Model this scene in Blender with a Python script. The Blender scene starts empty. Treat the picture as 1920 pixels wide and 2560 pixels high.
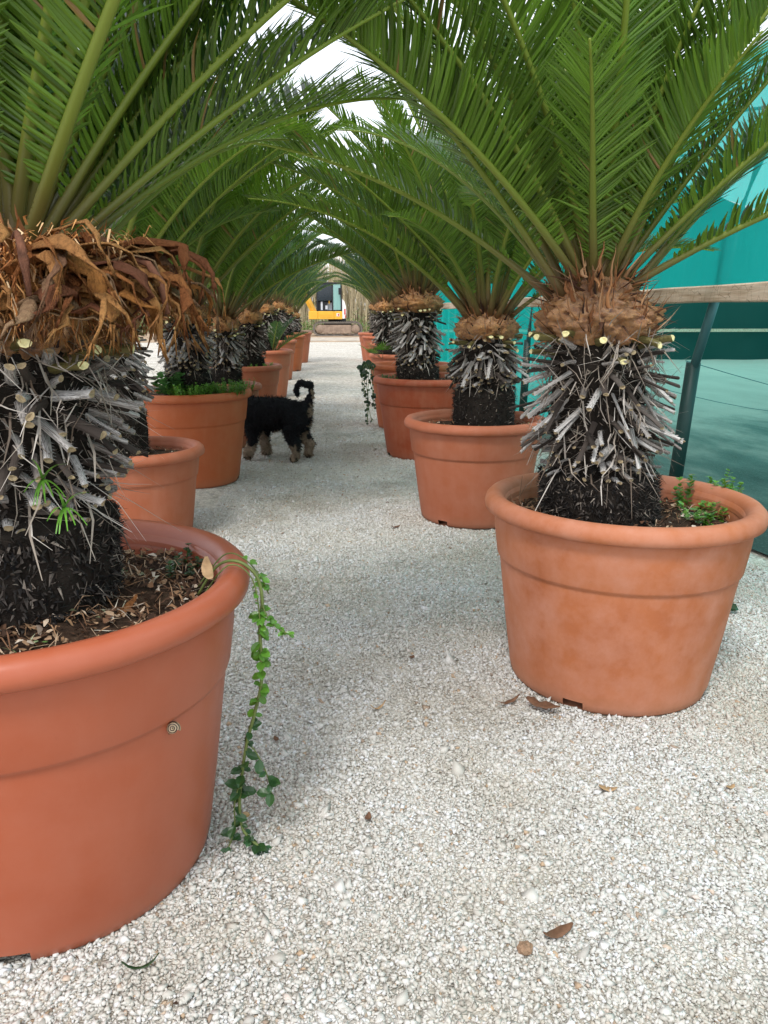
import bpy, bmesh, math, random
import numpy as np
from mathutils import Matrix, Vector, noise
R = math.radians
scene = bpy.context.scene
col = scene.collection

# ------------------------------------------------------------------ camera
cam_d = bpy.data.cameras.new('camera'); cam = bpy.data.objects.new('camera', cam_d); col.objects.link(cam)
cam.location = (0, 0, 1.306); cam.rotation_euler = (R(90 - 14.594), 0, R(-4.603))
cam_d.sensor_fit = 'VERTICAL'; cam_d.sensor_height = 24; cam_d.sensor_width = 18; cam_d.lens = 24 * 1923 / 2560
cam_d.clip_start = 0.02; cam_d.clip_end = 2000
scene.camera = cam
# ------------------------------------------------------------------ sky, sun, exposure
SUN_EL, SUN_AZ = R(56), R(205)          # azimuth clockwise from +Y: behind the camera, a little to its left
world = bpy.data.worlds.new('World'); scene.world = world; world.use_nodes = True
wn = world.node_tree; wn.nodes.clear()
sky = wn.nodes.new('ShaderNodeTexSky'); sky.sky_type = 'NISHITA'; sky.sun_disc = False
sky.sun_elevation = SUN_EL; sky.sun_rotation = SUN_AZ; sky.air_density = 1; sky.dust_density = 2.5
wmix = wn.nodes.new('ShaderNodeMix'); wmix.data_type = 'RGBA'; wmix.inputs[0].default_value = 0.74
wmix.inputs[7].default_value = (12.6, 13.2, 14.0, 1)     # even bright cloud cover over the blue
bg = wn.nodes.new('ShaderNodeBackground'); bg.inputs[1].default_value = 0.1
wo = wn.nodes.new('ShaderNodeOutputWorld')
wn.links.new(sky.outputs[0], wmix.inputs[6]); wn.links.new(wmix.outputs[2], bg.inputs[0]); wn.links.new(bg.outputs[0], wo.inputs[0])
sun_d = bpy.data.lights.new('sun', 'SUN'); sun_d.energy = 1.5; sun_d.angle = R(14); sun_d.color = (1, .975, .94)
sun = bpy.data.objects.new('sun', sun_d); col.objects.link(sun)
sdir = Vector((math.sin(SUN_AZ) * math.cos(SUN_EL), math.cos(SUN_AZ) * math.cos(SUN_EL), math.sin(SUN_EL)))
sun.rotation_euler = sdir.to_track_quat('Z', 'Y').to_euler(); sun.location = (0, -5, 12)
scene.view_settings.view_transform = 'Standard'; scene.view_settings.look = 'None'
scene.view_settings.exposure = 0.58; scene.view_settings.gamma = 1
scene.cycles.max_bounces = 5; scene.cycles.diffuse_bounces = 3; scene.cycles.glossy_bounces = 2; scene.cycles.transmission_bounces = 4; scene.cycles.transparent_max_bounces = 16

# ------------------------------------------------------------------ helpers
rng = random.Random(7)
def tag(o, label=None, cat=None, group=None, kind=None):
    if label: o['label'] = label
    if cat: o['category'] = cat
    if group: o['group'] = group
    if kind: o['kind'] = kind
    return o
def mesh(name, V, F, mats, mi=None, smooth=False):
    me = bpy.data.meshes.new(name)
    me.from_pydata([tuple(v) for v in V], [], F)
    for m in (mats if isinstance(mats, (list, tuple)) else [mats]): me.materials.append(m)
    if mi is not None: me.polygons.foreach_set('material_index', mi)
    if smooth: me.polygons.foreach_set('use_smooth', [True] * len(F))
    me.update(); return me
def link(name, me, parent=None, mat=None):
    o = bpy.data.objects.new(name, me); col.objects.link(o)
    if parent: o.parent = parent
    if mat is not None: o.matrix_basis = mat
    return o
def empty(name, loc, rz=0):
    o = bpy.data.objects.new(name, None); o.empty_display_size = .1; col.objects.link(o)
    o.location = loc; o.rotation_euler = (0, 0, rz); return o
class MB:
    """collects verts / faces / material indices"""
    def __init__(s): s.V = []; s.F = []; s.M = []
    def add(s, V, F, m=0):
        k = len(s.V); s.V += [tuple(v) for v in V]; s.F += [tuple(i + k for i in f) for f in F]; s.M += [m] * len(F)
    def box(s, a, b, m=0, M=None):
        V = [Vector((x, y, z)) for x in (a[0], b[0]) for y in (a[1], b[1]) for z in (a[2], b[2])]
        if M: V = [M @ v for v in V]
        s.add(V, [(0, 1, 3, 2), (4, 6, 7, 5), (0, 4, 5, 1), (2, 3, 7, 6), (0, 2, 6, 4), (1, 5, 7, 3)], m)
    def tube(s, P, rad, n=6, m=0, flat=1.0, cap=True):
        P = [Vector(p) for p in P]; N = len(P); rad = rad if isinstance(rad, (list, tuple)) else [rad] * N
        rings = []; up = Vector((0, 0, 1))
        for i, p in enumerate(P):
            t = (P[min(i + 1, N - 1)] - P[max(i - 1, 0)]).normalized()
            u = up if abs(t.z) < .95 else Vector((1, 0, 0))
            b = t.cross(u).normalized(); c = b.cross(t)
            rings.append([p + rad[i] * (math.cos(a) * b + flat * math.sin(a) * c) for a in [2 * math.pi * k / n for k in range(n)]])
        V = [v for r in rings for v in r]
        F = [(i * n + k, i * n + (k + 1) % n, (i + 1) * n + (k + 1) % n, (i + 1) * n + k) for i in range(N - 1) for k in range(n)]
        if cap: F += [tuple(range(n - 1, -1, -1)), tuple((N - 1) * n + k for k in range(n))]
        s.add(V, F, m)
    def lathe(s, prof, n=48, m=0, skip=None):
        V = [(r * math.cos(2 * math.pi * k / n), r * math.sin(2 * math.pi * k / n), z) for r, z in prof for k in range(n)]
        F = [(i * n + k, i * n + (k + 1) % n, (i + 1) * n + (k + 1) % n, (i + 1) * n + k) for i in range(len(prof) - 1) for k in range(n)
             if not (skip and skip(i, k))]
        s.add(V, F, m)
    def me(s, name, mats, smooth=False): return mesh(name, s.V, s.F, mats, s.M, smooth)
    def build(s, name, mats, parent=None, smooth=False, mat=None): return link(name, s.me(name, mats, smooth), parent, mat)
def frame(d, up=(0, 0, 1)):
    """rotation that takes +X to d"""
    x = Vector(d).normalized(); u = Vector(up)
    if abs(x.dot(u)) > .98: u = Vector((1, 0, 0))
    y = u.cross(x).normalized(); z = x.cross(y)
    return Matrix((x, y, z)).transposed().to_4x4()
def aer(az, el): return Vector((math.cos(el) * math.cos(az), math.cos(el) * math.sin(az), math.sin(el)))
def nz(x, y, s=1.0, o=0.0): return noise.noise(Vector((x * s + o, y * s - o, o * .37)))

# ------------------------------------------------------------------ materials
class NT:
    def __init__(s, name):
        s.m = bpy.data.materials.new(name); s.m.use_nodes = True; s.t = s.m.node_tree
        s.b = s.t.nodes['Principled BSDF']; s.out = s.t.nodes['Material Output']
    def n(s, ty, **kw):
        x = s.t.nodes.new('ShaderNode' + ty)
        for k, v in kw.items(): setattr(x, k, v)
        return x
    def l(s, a, b): s.t.links.new(a, b)
    def coord(s, scale=(1, 1, 1), off=(0, 0, 0), kind='Object'):
        c = s.n('TexCoord'); mp = s.n('Mapping'); s.l(c.outputs[kind], mp.inputs[0])
        mp.inputs['Scale'].default_value = scale; mp.inputs['Location'].default_value = off; return mp.outputs[0]
    def noise(s, v, scale, det=4, rough=.55):
        x = s.n('TexNoise'); x.inputs['Scale'].default_value = scale; x.inputs['Detail'].default_value = det
        x.inputs['Roughness'].default_value = rough; s.l(v, x.inputs['Vector']); return x.outputs['Fac']
    def ramp(s, f, stops, interp='LINEAR'):
        r = s.n('ValToRGB'); r.color_ramp.interpolation = interp; e = r.color_ramp.elements
        while len(e) < len(stops): e.new(.5)
        for el, (p, c) in zip(e, stops):
            el.position = p; el.color = (c, c, c, 1) if isinstance(c, (int, float)) else (*c, 1)
        s.l(f, r.inputs[0]); return r.outputs[0]
    def mix(s, f, a, b, mode='MIX'):
        x = s.n('Mix', data_type='RGBA', blend_type=mode)
        for i, v in ((0, f), (6, a), (7, b)):
            if isinstance(v, (int, float)): x.inputs[i].default_value = v
            elif isinstance(v, tuple): x.inputs[i].default_value = (*v, 1)
            else: s.l(v, x.inputs[i])
        return x.outputs[2]
    def math(s, op, a, b=0.0):
        x = s.n('Math', operation=op)
        for i, v in ((0, a), (1, b)):
            if isinstance(v, (int, float)): x.inputs[i].default_value = v
            else: s.l(v, x.inputs[i])
        return x.outputs[0]
    def bump(s, h, st=.3, dist=.01):
        x = s.n('Bump'); x.inputs['Strength'].default_value = st; x.inputs['Distance'].default_value = dist
        s.l(h, x.inputs['Height']); s.l(x.outputs[0], s.b.inputs['Normal'])
    def set(s, color=None, rough=None, spec=None, **kw):
        if color is not None:
            if isinstance(color, tuple): s.b.inputs['Base Color'].default_value = (*color, 1)
            else: s.l(color, s.b.inputs['Base Color'])
        if rough is not None:
            if isinstance(rough, (int, float)): s.b.inputs['Roughness'].default_value = rough
            else: s.l(rough, s.b.inputs['Roughness'])
        if spec is not None: s.b.inputs['Specular IOR Level'].default_value = spec
        for k, v in kw.items(): s.b.inputs[k].default_value = v
        return s.m
    def island(s): return s.n('NewGeometry').outputs['Random Per Island']
    def objrand(s): return s.n('ObjectInfo').outputs['Random']
    def translucent(s, color, fac):
        tr = s.n('BsdfTranslucent'); mx = s.n('MixShader')
        if isinstance(color, tuple): tr.inputs[0].default_value = (*color, 1)
        else: s.l(color, tr.inputs[0])
        mx.inputs[0].default_value = fac
        s.l(s.b.outputs[0], mx.inputs[1]); s.l(tr.outputs[0], mx.inputs[2]); s.l(mx.outputs[0], s.out.inputs[0]); return mx
def plain(name, c, rough=.6, var=.25, scale=8, spec=.4, island=False, bump=0, metal=0):
    t = NT(name); v = t.coord()
    f = t.island() if island else t.noise(v, scale)
    lo = tuple(x * (1 - var) for x in c); hi = tuple(min(1, x * (1 + var)) for x in c)
    cc = t.ramp(f, [(.15, lo), (.85, hi)])
    if bump: t.bump(t.noise(v, scale * 6), bump, .004)
    t.set(cc, rough, spec, Metallic=metal); return t.m
def terracotta(name, base, chalk, chalk_amt, rough, stain=.3, streak=.25, seed=0.0):
    t = NT(name); v = t.coord(off=(seed, seed * 1.7, seed * .3)); vs = t.coord(scale=(7, 7, .7), off=(seed * 2, seed, 0))
    big = t.noise(v, 2.6, 5, .6); st = t.noise(vs, 1.6, 5, .6); fine = t.noise(v, 60, 4, .6); mid = t.noise(v, 9, 6, .65)
    dark = tuple(x * k for x, k in zip(base, (.72, .60, .5)))
    c = t.mix(t.math('MULTIPLY', t.ramp(big, [(.42, 0), (.66, 1)]), stain), base, dark)
    c = t.mix(t.math('MULTIPLY', t.ramp(st, [(.45, 0), (.75, 1)]), streak), c, chalk)
    c = t.mix(t.math('MULTIPLY', t.ramp(mid, [(.38, 0), (.70, 1)]), chalk_amt), c, chalk)
    c = t.mix(t.math('MULTIPLY', t.ramp(fine, [(.62, 0), (.75, 1)]), .22 * (chalk_amt + .2)), c, tuple(x * .5 for x in base))
    # dirt splashed up from the ground, with a ragged edge
    sep = t.n('SeparateXYZ'); t.l(t.coord(), sep.inputs[0])
    h = t.math('ADD', sep.outputs['Z'], t.math('MULTIPLY', t.math('SUBTRACT', mid, .5), .16))
    c = t.mix(t.math('MULTIPLY', t.ramp(h, [(.0, 1), (.075, 0)]), .4 * min(1, chalk_amt + .3)), c, (.28, .19, .13))
    t.bump(t.math('ADD', t.noise(v, 28, 5), t.math('MULTIPLY', fine, .4)), .09, .004)
    rr = t.ramp(mid, [(.3, rough - .05), (.7, min(1, rough + .12))])
    t.set(c, rr, .4); return t.m

M = {}
M['pot_smooth'] = terracotta('pot_smooth', (.385, .094, .042), (.45, .16, .10), .22, .36, .25, .12, 1)
M['pot_chalky'] = terracotta('pot_chalky', (.45, .145, .056), (.54, .26, .18), .55, .66, .7, .25, 4.3)
M['pot_dusty'] = terracotta('pot_dusty', (.38, .108, .046), (.46, .19, .12), .40, .62, .25, .30, 7.1)
M['pot_orange'] = terracotta('pot_orange', (.45, .106, .030), (.52, .20, .10), .26, .55, .35, .25, 9.9)
M['pot_rust'] = terracotta('pot_rust', (.36, .068, .021), (.46, .20, .12), .34, .58, .45, .35, 12.4)
M['pot_far'] = terracotta('pot_far', (.43, .118, .050), (.50, .22, .14), .24, .6, .2, .25, 15.2)
t = NT('soil'); v = t.coord(); n1 = t.noise(v, 22, 7, .7)
t.bump(t.noise(v, 45, 6, .7), .9, .02); t.set(t.ramp(n1, [(.3, (.018, .011, .008)), (.55, (.055, .032, .020)), (.8, (.13, .085, .055))]), .95, .15); M['soil'] = t.m
M['bark'] = plain('bark', (.020, .016, .013), .95, .6, 30, .12, bump=1)
t = NT('bark_scale'); M['bark_scale'] = t.set(t.ramp(t.island(), [(0, (.006, .006, .007)), (.45, (.020, .017, .015)), (.75, (.052, .043, .037)), (.93, (.12, .10, .085)), (1, (.38, .32, .26))]), .85, .25)
t = NT('stub_bark'); v = t.coord(scale=(1.2, 5, 5)); o = t.objrand()
c = t.ramp(o, [(0, (.022, .017, .014)), (.33, (.075, .058, .048)), (.5, (.36, .33, .305)), (1, (.76, .73, .70))])
M['stub_bark'] = t.set(t.mix(t.ramp(t.noise(v, 2.2, 6, .7), [(.42, 0), (.62, .9)]), c, (.045, .034, .028)), .82, .3)
t = NT('stub_joined'); c = t.ramp(t.island(), [(0, (.035, .028, .022)), (.4, (.11, .085, .07)), (.8, (.30, .26, .225)), (1, (.44, .40, .36))]); M['stub_joined'] = t.set(c, .85, .3)
t = NT('stub_cut'); v = t.coord(); c = t.ramp(t.noise(v, 160, 3), [(.3, (.10, .065, .04)), (.5, (.30, .225, .13)), (.66, (.52, .43, .26))]); M['stub_cut'] = t.set(c, .85, .3)
M['stub_fresh'] = plain('stub_fresh', (.78, .70, .36), .6, .15, 90)
M['stub_green'] = plain('stub_green', (.13, .11, .035), .6, .35, 25)
t = NT('felt'); v = t.coord(); c = t.ramp(t.noise(v, 26, 8, .72), [(.30, (.06, .022, .009)), (.40, (.58, .21, .045)), (.58, (.90, .44, .14))])
t.bump(t.noise(v, 70, 8, .75), 1.0, .05); t.set(c, .95, .1); t.b.inputs['Sheen Weight'].default_value = .3; M['felt'] = t.m
t = NT('husk'); v = t.coord(scale=(14, 14, 5)); o = t.objrand()
c = t.ramp(o, [(0, (.60, .25, .065)), (.4, (.70, .36, .13)), (.65, (.48, .17, .05)), (.85, (.24, .09, .05)), (1, (.72, .50, .28))])
t.bump(t.noise(v, 14, 6, .7), 1, .02); M['husk'] = t.set(t.mix(t.ramp(t.noise(v, 9, 7, .7), [(.46, 0), (.70, .7)]), c, (.13, .045, .016)), .85, .2)
t = NT('cataphyll'); M['cataphyll'] = t.set(t.ramp(t.objrand(), [(0, (.03, .016, .012)), (.3, (.10, .042, .022)), (.5, (.30, .125, .05)), (.8, (.44, .21, .09)), (1, (.50, .34, .21))]), .8, .3)
t = NT('cataphyll_joined'); M['cataphyll_joined'] = t.set(t.ramp(t.island(), [(0, (.05, .022, .013)), (.5, (.26, .10, .04)), (1, (.45, .22, .10))]), .85, .3)
t = NT('dry_strand'); M['dry_strand'] = t.set(t.ramp(t.island(), [(0, (.10, .07, .05)), (.5, (.32, .27, .22)), (1, (.55, .50, .45))]), .8, .3)
def leafmat(name, top, under, tl, var=.3):
    t = NT(name); g = t.n('NewGeometry'); isl = g.outputs['Random Per Island']; ob = t.objrand()
    k = t.ramp(isl, [(0, 1 - var), (1, 1 + var)]); k2 = t.ramp(ob, [(0, .75), (1, 1.25)])
    c = t.mix(g.outputs['Backfacing'], top, under)
    c = t.mix(1, c, k, 'MULTIPLY'); c = t.mix(1, c, k2, 'MULTIPLY'); c = t.mix(t.ramp(isl, [(.984, 0), (.988, 1)]), c, (.30, .17, .07))
    t.set(c, .33, .5); t.translucent(t.mix(1, tl, k2, 'MULTIPLY'), .26); return t.m
M['leaflet'] = leafmat('leaflet', (.019, .062, .012), (.102, .186, .022), (.16, .33, .015), .6)
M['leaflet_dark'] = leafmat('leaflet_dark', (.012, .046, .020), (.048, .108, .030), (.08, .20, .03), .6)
t = NT('rachis'); sep = t.n('SeparateXYZ'); t.l(t.coord(), sep.inputs[0])
c = t.ramp(t.math('ADD', sep.outputs['X'], t.math('MULTIPLY', t.noise(t.coord(), 12), .12)), [(.03, (.15, .085, .045)), (.16, (.14, .105, .035)), (.42, (.17, .215, .028)), (1, (.21, .285, .032))])
M['rachis'] = t.set(c, .45, .4)
M['weed'] = leafmat('weed', (.11, .28, .035), (.13, .30, .05), (.25, .55, .06), .35)
M['weed_dark'] = leafmat('weed_dark', (.035, .10, .03), (.06, .14, .045), (.1, .25, .05), .3)
M['ivy'] = leafmat('ivy', (.018, .042, .018), (.04, .08, .03), (.06, .12, .03), .4)
M['dead_stalk'] = plain('dead_stalk', (.19, .075, .04), .75, .6, 60, bump=.8)
t = NT('husk_fibre'); M['husk_fibre'] = t.set(t.ramp(t.island(), [(0, (.20, .07, .025)), (.3, (.50, .20, .06)), (.7, (.70, .37, .14)), (1, (.74, .54, .33))]), .9, .2)
M['stem'] = plain('stem', (.13, .17, .045), .6, .35, 20)
M['dry_stem'] = plain('dry_stem', (.20, .12, .07), .8, .4, 30, island=True)
M['dead_leaf'] = plain('dead_leaf', (.15, .075, .04), .75, .5, 60)
M['tan_leaf'] = plain('tan_leaf', (.42, .27, .14), .75, .4, 60)
M['green_leaf'] = plain('green_leaf', (.02, .05, .015), .4, .4, 60)
t = NT('litter'); M['litter'] = t.set(t.ramp(t.island(), [(0, (.04, .022, .014)), (.35, (.13, .065, .035)), (.6, (.28, .16, .085)), (.85, (.42, .30, .20)), (.95, (.55, .48, .40)), (1, (.10, .20, .05))]), .9, .2)

# ------------------------------------------------------------------ the ground
def gh(x, y):
    """gentle unevenness of the raked gravel"""
    return .012 * nz(x, y, 1.3, 3.1) + .007 * nz(x, y, 4.0, 8.4) - .004
t = NT('gravel_bed'); v = t.coord()
vo = t.n('TexVoronoi'); vo.inputs['Scale'].default_value = 85; t.l(v, vo.inputs['Vector'])
ve = t.n('TexVoronoi', feature='DISTANCE_TO_EDGE'); ve.inputs['Scale'].default_value = 85; t.l(v, ve.inputs['Vector'])
sr = t.n('SeparateColor'); t.l(vo.outputs['Color'], sr.inputs[0])
c = t.ramp(sr.outputs[0], [(0, (.50, .48, .44)), (.3, (.64, .615, .56)), (.7, (.72, .70, .65)), (.97, (.77, .755, .725)), (1, (.48, .36, .25))])
c = t.mix(t.ramp(ve.outputs['Distance'], [(0, .5), (.07, 0)]), c, (.30, .27, .23))
vo2 = t.n('TexVoronoi'); vo2.inputs['Scale'].default_value = 30; t.l(v, vo2.inputs['Vector'])
sr2 = t.n('SeparateColor'); t.l(vo2.outputs['Color'], sr2.inputs[0])
c = t.mix(1, c, t.ramp(sr2.outputs[0], [(0, .74), (.5, 1), (1, 1.12)]), 'MULTIPLY')
c = t.mix(1, c, t.ramp(t.noise(t.coord(scale=(1, .55, 1)), 11, 6, .7), [(.32, (.74, .70, .63)), (.5, (1, .99, .97)), (.7, (1.10, 1.10, 1.09))]), 'MULTIPLY')
wv = t.coord(scale=(1, 1.8, 1)); c = t.mix(1, c, t.ramp(t.noise(wv, .9, 6, .65), [(.3, (.86, .82, .76)), (.7, (1.06, 1.05, 1.05))]), 'MULTIPLY')
t.bump(t.math('ADD', t.ramp(ve.outputs['Distance'], [(0, 0), (.25, 1)]), t.math('MULTIPLY', sr2.outputs[1], .8)), .7, .010); M['gravel_bed'] = t.set(c, .95, .2)
xs = np.concatenate([np.linspace(-400, -6, 12), np.linspace(-5.5, 6, 70), np.linspace(7, 400, 12)])
ys = np.concatenate([np.linspace(-200, -1, 6), np.linspace(-.5, 12, 90), np.linspace(13, 60, 30), np.linspace(80, 900, 8)])
V = [(x, y, gh(x, y) if -6 < x < 6.5 and -1 < y < 13 else 0) for y in ys for x in xs]; nx = len(xs)
F = [(j * nx + i, j * nx + i + 1, (j + 1) * nx + i + 1, (j + 1) * nx + i) for j in range(len(ys) - 1) for i in range(nx - 1)]
ground = link('ground', mesh('ground', V, F, M['gravel_bed'], smooth=True)); tag(ground, kind='structure')

# loose crushed limestone on the bed
t = NT('pebble'); isl = t.island()
c = t.ramp(isl, [(0, (.42, .40, .365)), (.12, (.51, .495, .455)), (.5, (.585, .57, .535)), (.85, (.645, .635, .61)), (.965, (.70, .71, .73)), (.985, (.50, .36, .24)), (1, (.24, .20, .17))])
gp = t.n('NewGeometry'); mp = t.n('Mapping'); t.l(gp.outputs['Position'], mp.inputs[0])
c = t.mix(1, c, t.ramp(t.noise(mp.outputs[0], 1.6, 5, .6), [(.30, (.82, .775, .70)), (.48, (.97, .955, .93)), (.70, (1.06, 1.07, 1.09))]), 'MULTIPLY'); M['pebble'] = t.set(c, .9, .25)
def pebbles():
    g = np.random.default_rng(11)
    pts = []
    def patch(x0, x1, y0, y1, dens):
        n = int((x1 - x0) * (y1 - y0) * dens); p = g.random((n, 2)); p[:, 0] = x0 + p[:, 0] * (x1 - x0); p[:, 1] = y0 + p[:, 1] * (y1 - y0); pts.append(p)
    patch(-1.15, 1.75, .75, 2.2, 24000); patch(-.9, 2.3, 2.2, 3.6, 16500); patch(-1.0, 2.3, 3.6, 5.2, 9500); patch(-.75, 1.2, 5.2, 8.0, 5200); patch(-.7, 1.2, 8, 13, 2600)
    P = np.concatenate(pts)
    for (cx, cy, r) in POT_FEET:
        P = P[(P[:, 0] - cx) ** 2 + (P[:, 1] - cy) ** 2 > (r - .004) ** 2]
    P = P[~((P[:, 0] > 2.2 + .1 * np.sin(P[:, 1] * 2)))]
    n = len(P)
    cube = np.array([(1.2, 0, 0), (0, 1.2, 0), (-1.2, 0, 0), (0, -1.2, 0), (0, 0, 1.15), (0, 0, -1.15)], float)
    Fq = np.array([(0, 1, 4), (1, 2, 4), (2, 3, 4), (3, 0, 4), (1, 0, 5), (2, 1, 5), (3, 2, 5), (0, 3, 5)])
    s = .0043 * np.exp(g.normal(0, .30, n)) * (1 + .05 * P[:, 1])
    s[g.random(n) < .012] *= 1.9
    Vv = (cube[None] + g.uniform(-.42, .42, (n, 6, 3))) * np.stack([s * g.uniform(.85, 1.5, n), s * g.uniform(.7, 1.1, n), s * g.uniform(.45, .85, n)], 1)[:, None, :]
    q = g.normal(0, 1, (n, 4)); q[:, 1:3] *= .4; q /= np.linalg.norm(q, axis=1)[:, None]; w, x, y, z = q.T
    Rm = np.stack([1 - 2 * (y * y + z * z), 2 * (x * y - z * w), 2 * (x * z + y * w), 2 * (x * y + z * w), 1 - 2 * (x * x + z * z), 2 * (y * z - x * w), 2 * (x * z - y * w), 2 * (y * z + x * w), 1 - 2 * (x * x + y * y)], 1).reshape(n, 3, 3)
    Vv = np.einsum('nij,nkj->nki', Rm, Vv)
    hz = np.array([gh(a, b) for a, b in P])
    Vv += np.concatenate([P, (hz + g.uniform(-.0014, .0036, n))[:, None]], 1)[:, None, :]
    Fv = (Fq[None] + 6 * np.arange(n)[:, None, None]).reshape(-1)
    me = bpy.data.meshes.new('gravel'); me.vertices.add(n * 6); me.vertices.foreach_set('co', Vv.reshape(-1))
    me.loops.add(n * 24); me.loops.foreach_set('vertex_index', Fv.astype(np.int32))
    me.polygons.add(n * 8); me.polygons.foreach_set('loop_start', np.arange(0, n * 24, 3, dtype=np.int32))
    me.materials.append(M['pebble']); me.update(calc_edges=True)
    tag(link('gravel', me), 'loose pale crushed limestone gravel covering the path', 'gravel', kind='stuff')

# bare earth track where the digger stands
M['earth'] = plain('earth', (.33, .24, .16), .95, .45, 1.2, .15, bump=.6)
mb = MB(); mb.box((-30, 35, -.4), (40, 70, .004)); tag(mb.build('dirt_track', M['earth']), kind='structure')
# slabs lying across the end of the path
M['slab'] = plain('slab', (.52, .47, .40), .9, .25, 3, .2, bump=.4)

# ------------------------------------------------------------------ pots
def pot_meshes(hr, rr, key, notch=True):
    """unit pot: rim radius 1 is scaled later; returns (body, rim) meshes for rim radius rr, height hr"""
    rb = rr * .735; n = 96
    wt = lambda z: rb + (rr - .034 - rb) * (z / hr) ** .9
    zc = hr * .665
    prof = [(rb - .05, .012), (rb - .010, .0), (rb, .010), (wt(.035), .035), (wt(.2), .2)]
    prof += [(wt(zc - .012), zc - .012), (wt(zc - .004) - .001, zc - .004), (wt(zc) + .007, zc + .002), (wt(zc) + .0095, zc + .010), (wt(hr * .8) + .0095, hr * .8), (wt(hr - .055) + .006, hr - .055)]
    prof += [(wt(hr - .03) - .004, hr - .03), (rr - .075, hr - .03), (rr - .078, hr - .08), (wt(hr * .6) - .055, hr * .6), (rb - .02, .10), (.001, .09)]
    nset = [int(n * f) for f in (.09, .32, .58, .83)]
    sk = (lambda i, k: i in (1, 2) and any(0 <= (k - a) % n < 3 for a in nset)) if notch else None
    b = MB(); b.lathe(prof, n, 0, sk)
    body = b.me('pot_body_' + key, M[key], True)
    r = MB(); x0 = rr - .052
    rp = [(wt(hr - .06) + .004, hr - .058), (rr - .012, hr - .060), (rr - .003, hr - .054), (rr, hr - .036), (rr - .005, hr - .018), (rr - .018, hr - .005), (rr - .034, hr), (rr - .052, hr - .004), (rr - .066, hr - .016), (rr - .074, hr - .034), (rr - .078, hr - .06)]
    r.lathe(rp, n, 0); rim = r.me('pot_rim_' + key, M[key], True)
    return body, rim
def soil_mesh(rad, seed, hump=.03):
    nr, na = 12, 40; V = [(0, 0, hump)]
    for i in range(1, nr + 1):
        for k in range(na):
            r = rad * i / nr; a = 2 * math.pi * k / na
            x, y = r * math.cos(a), r * math.sin(a)
            V.append((x, y, hump * (1 - (r / rad) ** 2) + .022 * nz(x, y, 7, seed) + .012 * nz(x, y, 19, seed + 4)))
    F = [(0, 1 + k, 1 + (k + 1) % na) for k in range(na)]
    F += [(1 + (i - 1) * na + k, 1 + i * na + k, 1 + i * na + (k + 1) % na, 1 + (i - 1) * na + (k + 1) % na) for i in range(1, nr) for k in range(na)]
    return mesh('soil', V, F, M['soil'], smooth=True)
def litter_mesh(rad, r0, n, seed, zbase=.03):
    g = random.Random(seed); b = MB()
    for _ in range(n):
        r = math.sqrt(g.uniform(r0 ** 2, rad ** 2)); a = g.uniform(0, 6.283); x, y = r * math.cos(a), r * math.sin(a)
        z = zbase * (1 - (r / rad) ** 2) + .022 * nz(x, y, 7, seed) + g.uniform(.004, .022)
        d = aer(g.uniform(0, 6.28), g.gauss(0, .35)); s = Vector((-d.y, d.x, g.uniform(-.6, .6))).normalized()
        if g.random() < .5: L, w = g.uniform(.02, .07), g.uniform(.0008, .0022)
        else: L, w = g.uniform(.010, .032), g.uniform(.003, .009)
        p = Vector((x, y, z)); m_ = p + d * L * .5 + Vector((0, 0, g.uniform(-.2, .35) * L)); e = p + d * L
        b.add([p - s * w * .4, p + s * w * .4, m_ + s * w, m_ - s * w, e + s * w * .2, e - s * w * .2], [(0, 1, 2, 3), (3, 2, 4, 5)])
    return b.me('litter', M['litter'])
POT_FEET = []; POTS = {}
def pot(key, x, y, rr, hr, mat, label, sz, rz=0, group=None, litter=260, tilt=(0, 0)):
    body, rim = pot_meshes(hr, rr, mat)
    t = empty('terracotta_pot', (x, y, -.004), rz); t.rotation_euler = (tilt[0], tilt[1], rz)
    tag(t, label, 'pot', group)
    link('pot_body', body, t); link('rim', rim, t)
    rs = rr - .072 - .05 * (1 - sz / hr)
    s = link('soil', soil_mesh(rs + .012, len(POTS) * 3.3), t, Matrix.Translation((0, 0, sz)))
    if litter:
        l = link('leaf_litter', litter_mesh(rs - .01, .16, litter, len(POTS) * 3.3), s); l['kind'] = 'stuff'
    POT_FEET.append((x, y, rr * .735)); POTS[key] = (x, y, sz); return t
SPOTS = {   # key: x, y, rim radius, height, material, soil height
 'L1': (-.691, 1.732, .512, .733, 'pot_smooth', .645), 'L2': (-1.10, 4.60, .395, .545, 'pot_dusty', .46),
 'L3': (-1.055, 6.16, .507, .725, 'pot_orange', .665), 'L4': (-1.03, 7.85, .435, .62, 'pot_dusty', .55),
 'L5': (-.955, 9.5, .49, .70, 'pot_far', .63), 'L6': (-.92, 12.4, .49, .74, 'pot_far', .66), 'L7': (-.95, 15.6, .49, .78, 'pot_far', .7),
 'L8': (-.82, 18.0, .49, .80, 'pot_orange', .72), 'L9': (-.72, 21.0, .5, .79, 'pot_far', .7),
 'R1': (1.043, 2.576, .478, .684, 'pot_chalky', .585), 'R2': (.985, 4.877, .462, .658, 'pot_dusty', .575),
 'R3': (.990, 7.17, .514, .736, 'pot_rust', .67), 'R4': (1.03, 9.0, .50, .735, 'pot_orange', .66), 'R5': (1.18, 11.3, .49, .73, 'pot_far', .66),
 'R6': (1.42, 15.2, .47, .73, 'pot_far', .65), 'R7': (1.50, 19.2, .5, .74, 'pot_far', .66), 'R8': (1.52, 21.6, .5, .76, 'pot_far', .68)}
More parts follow.
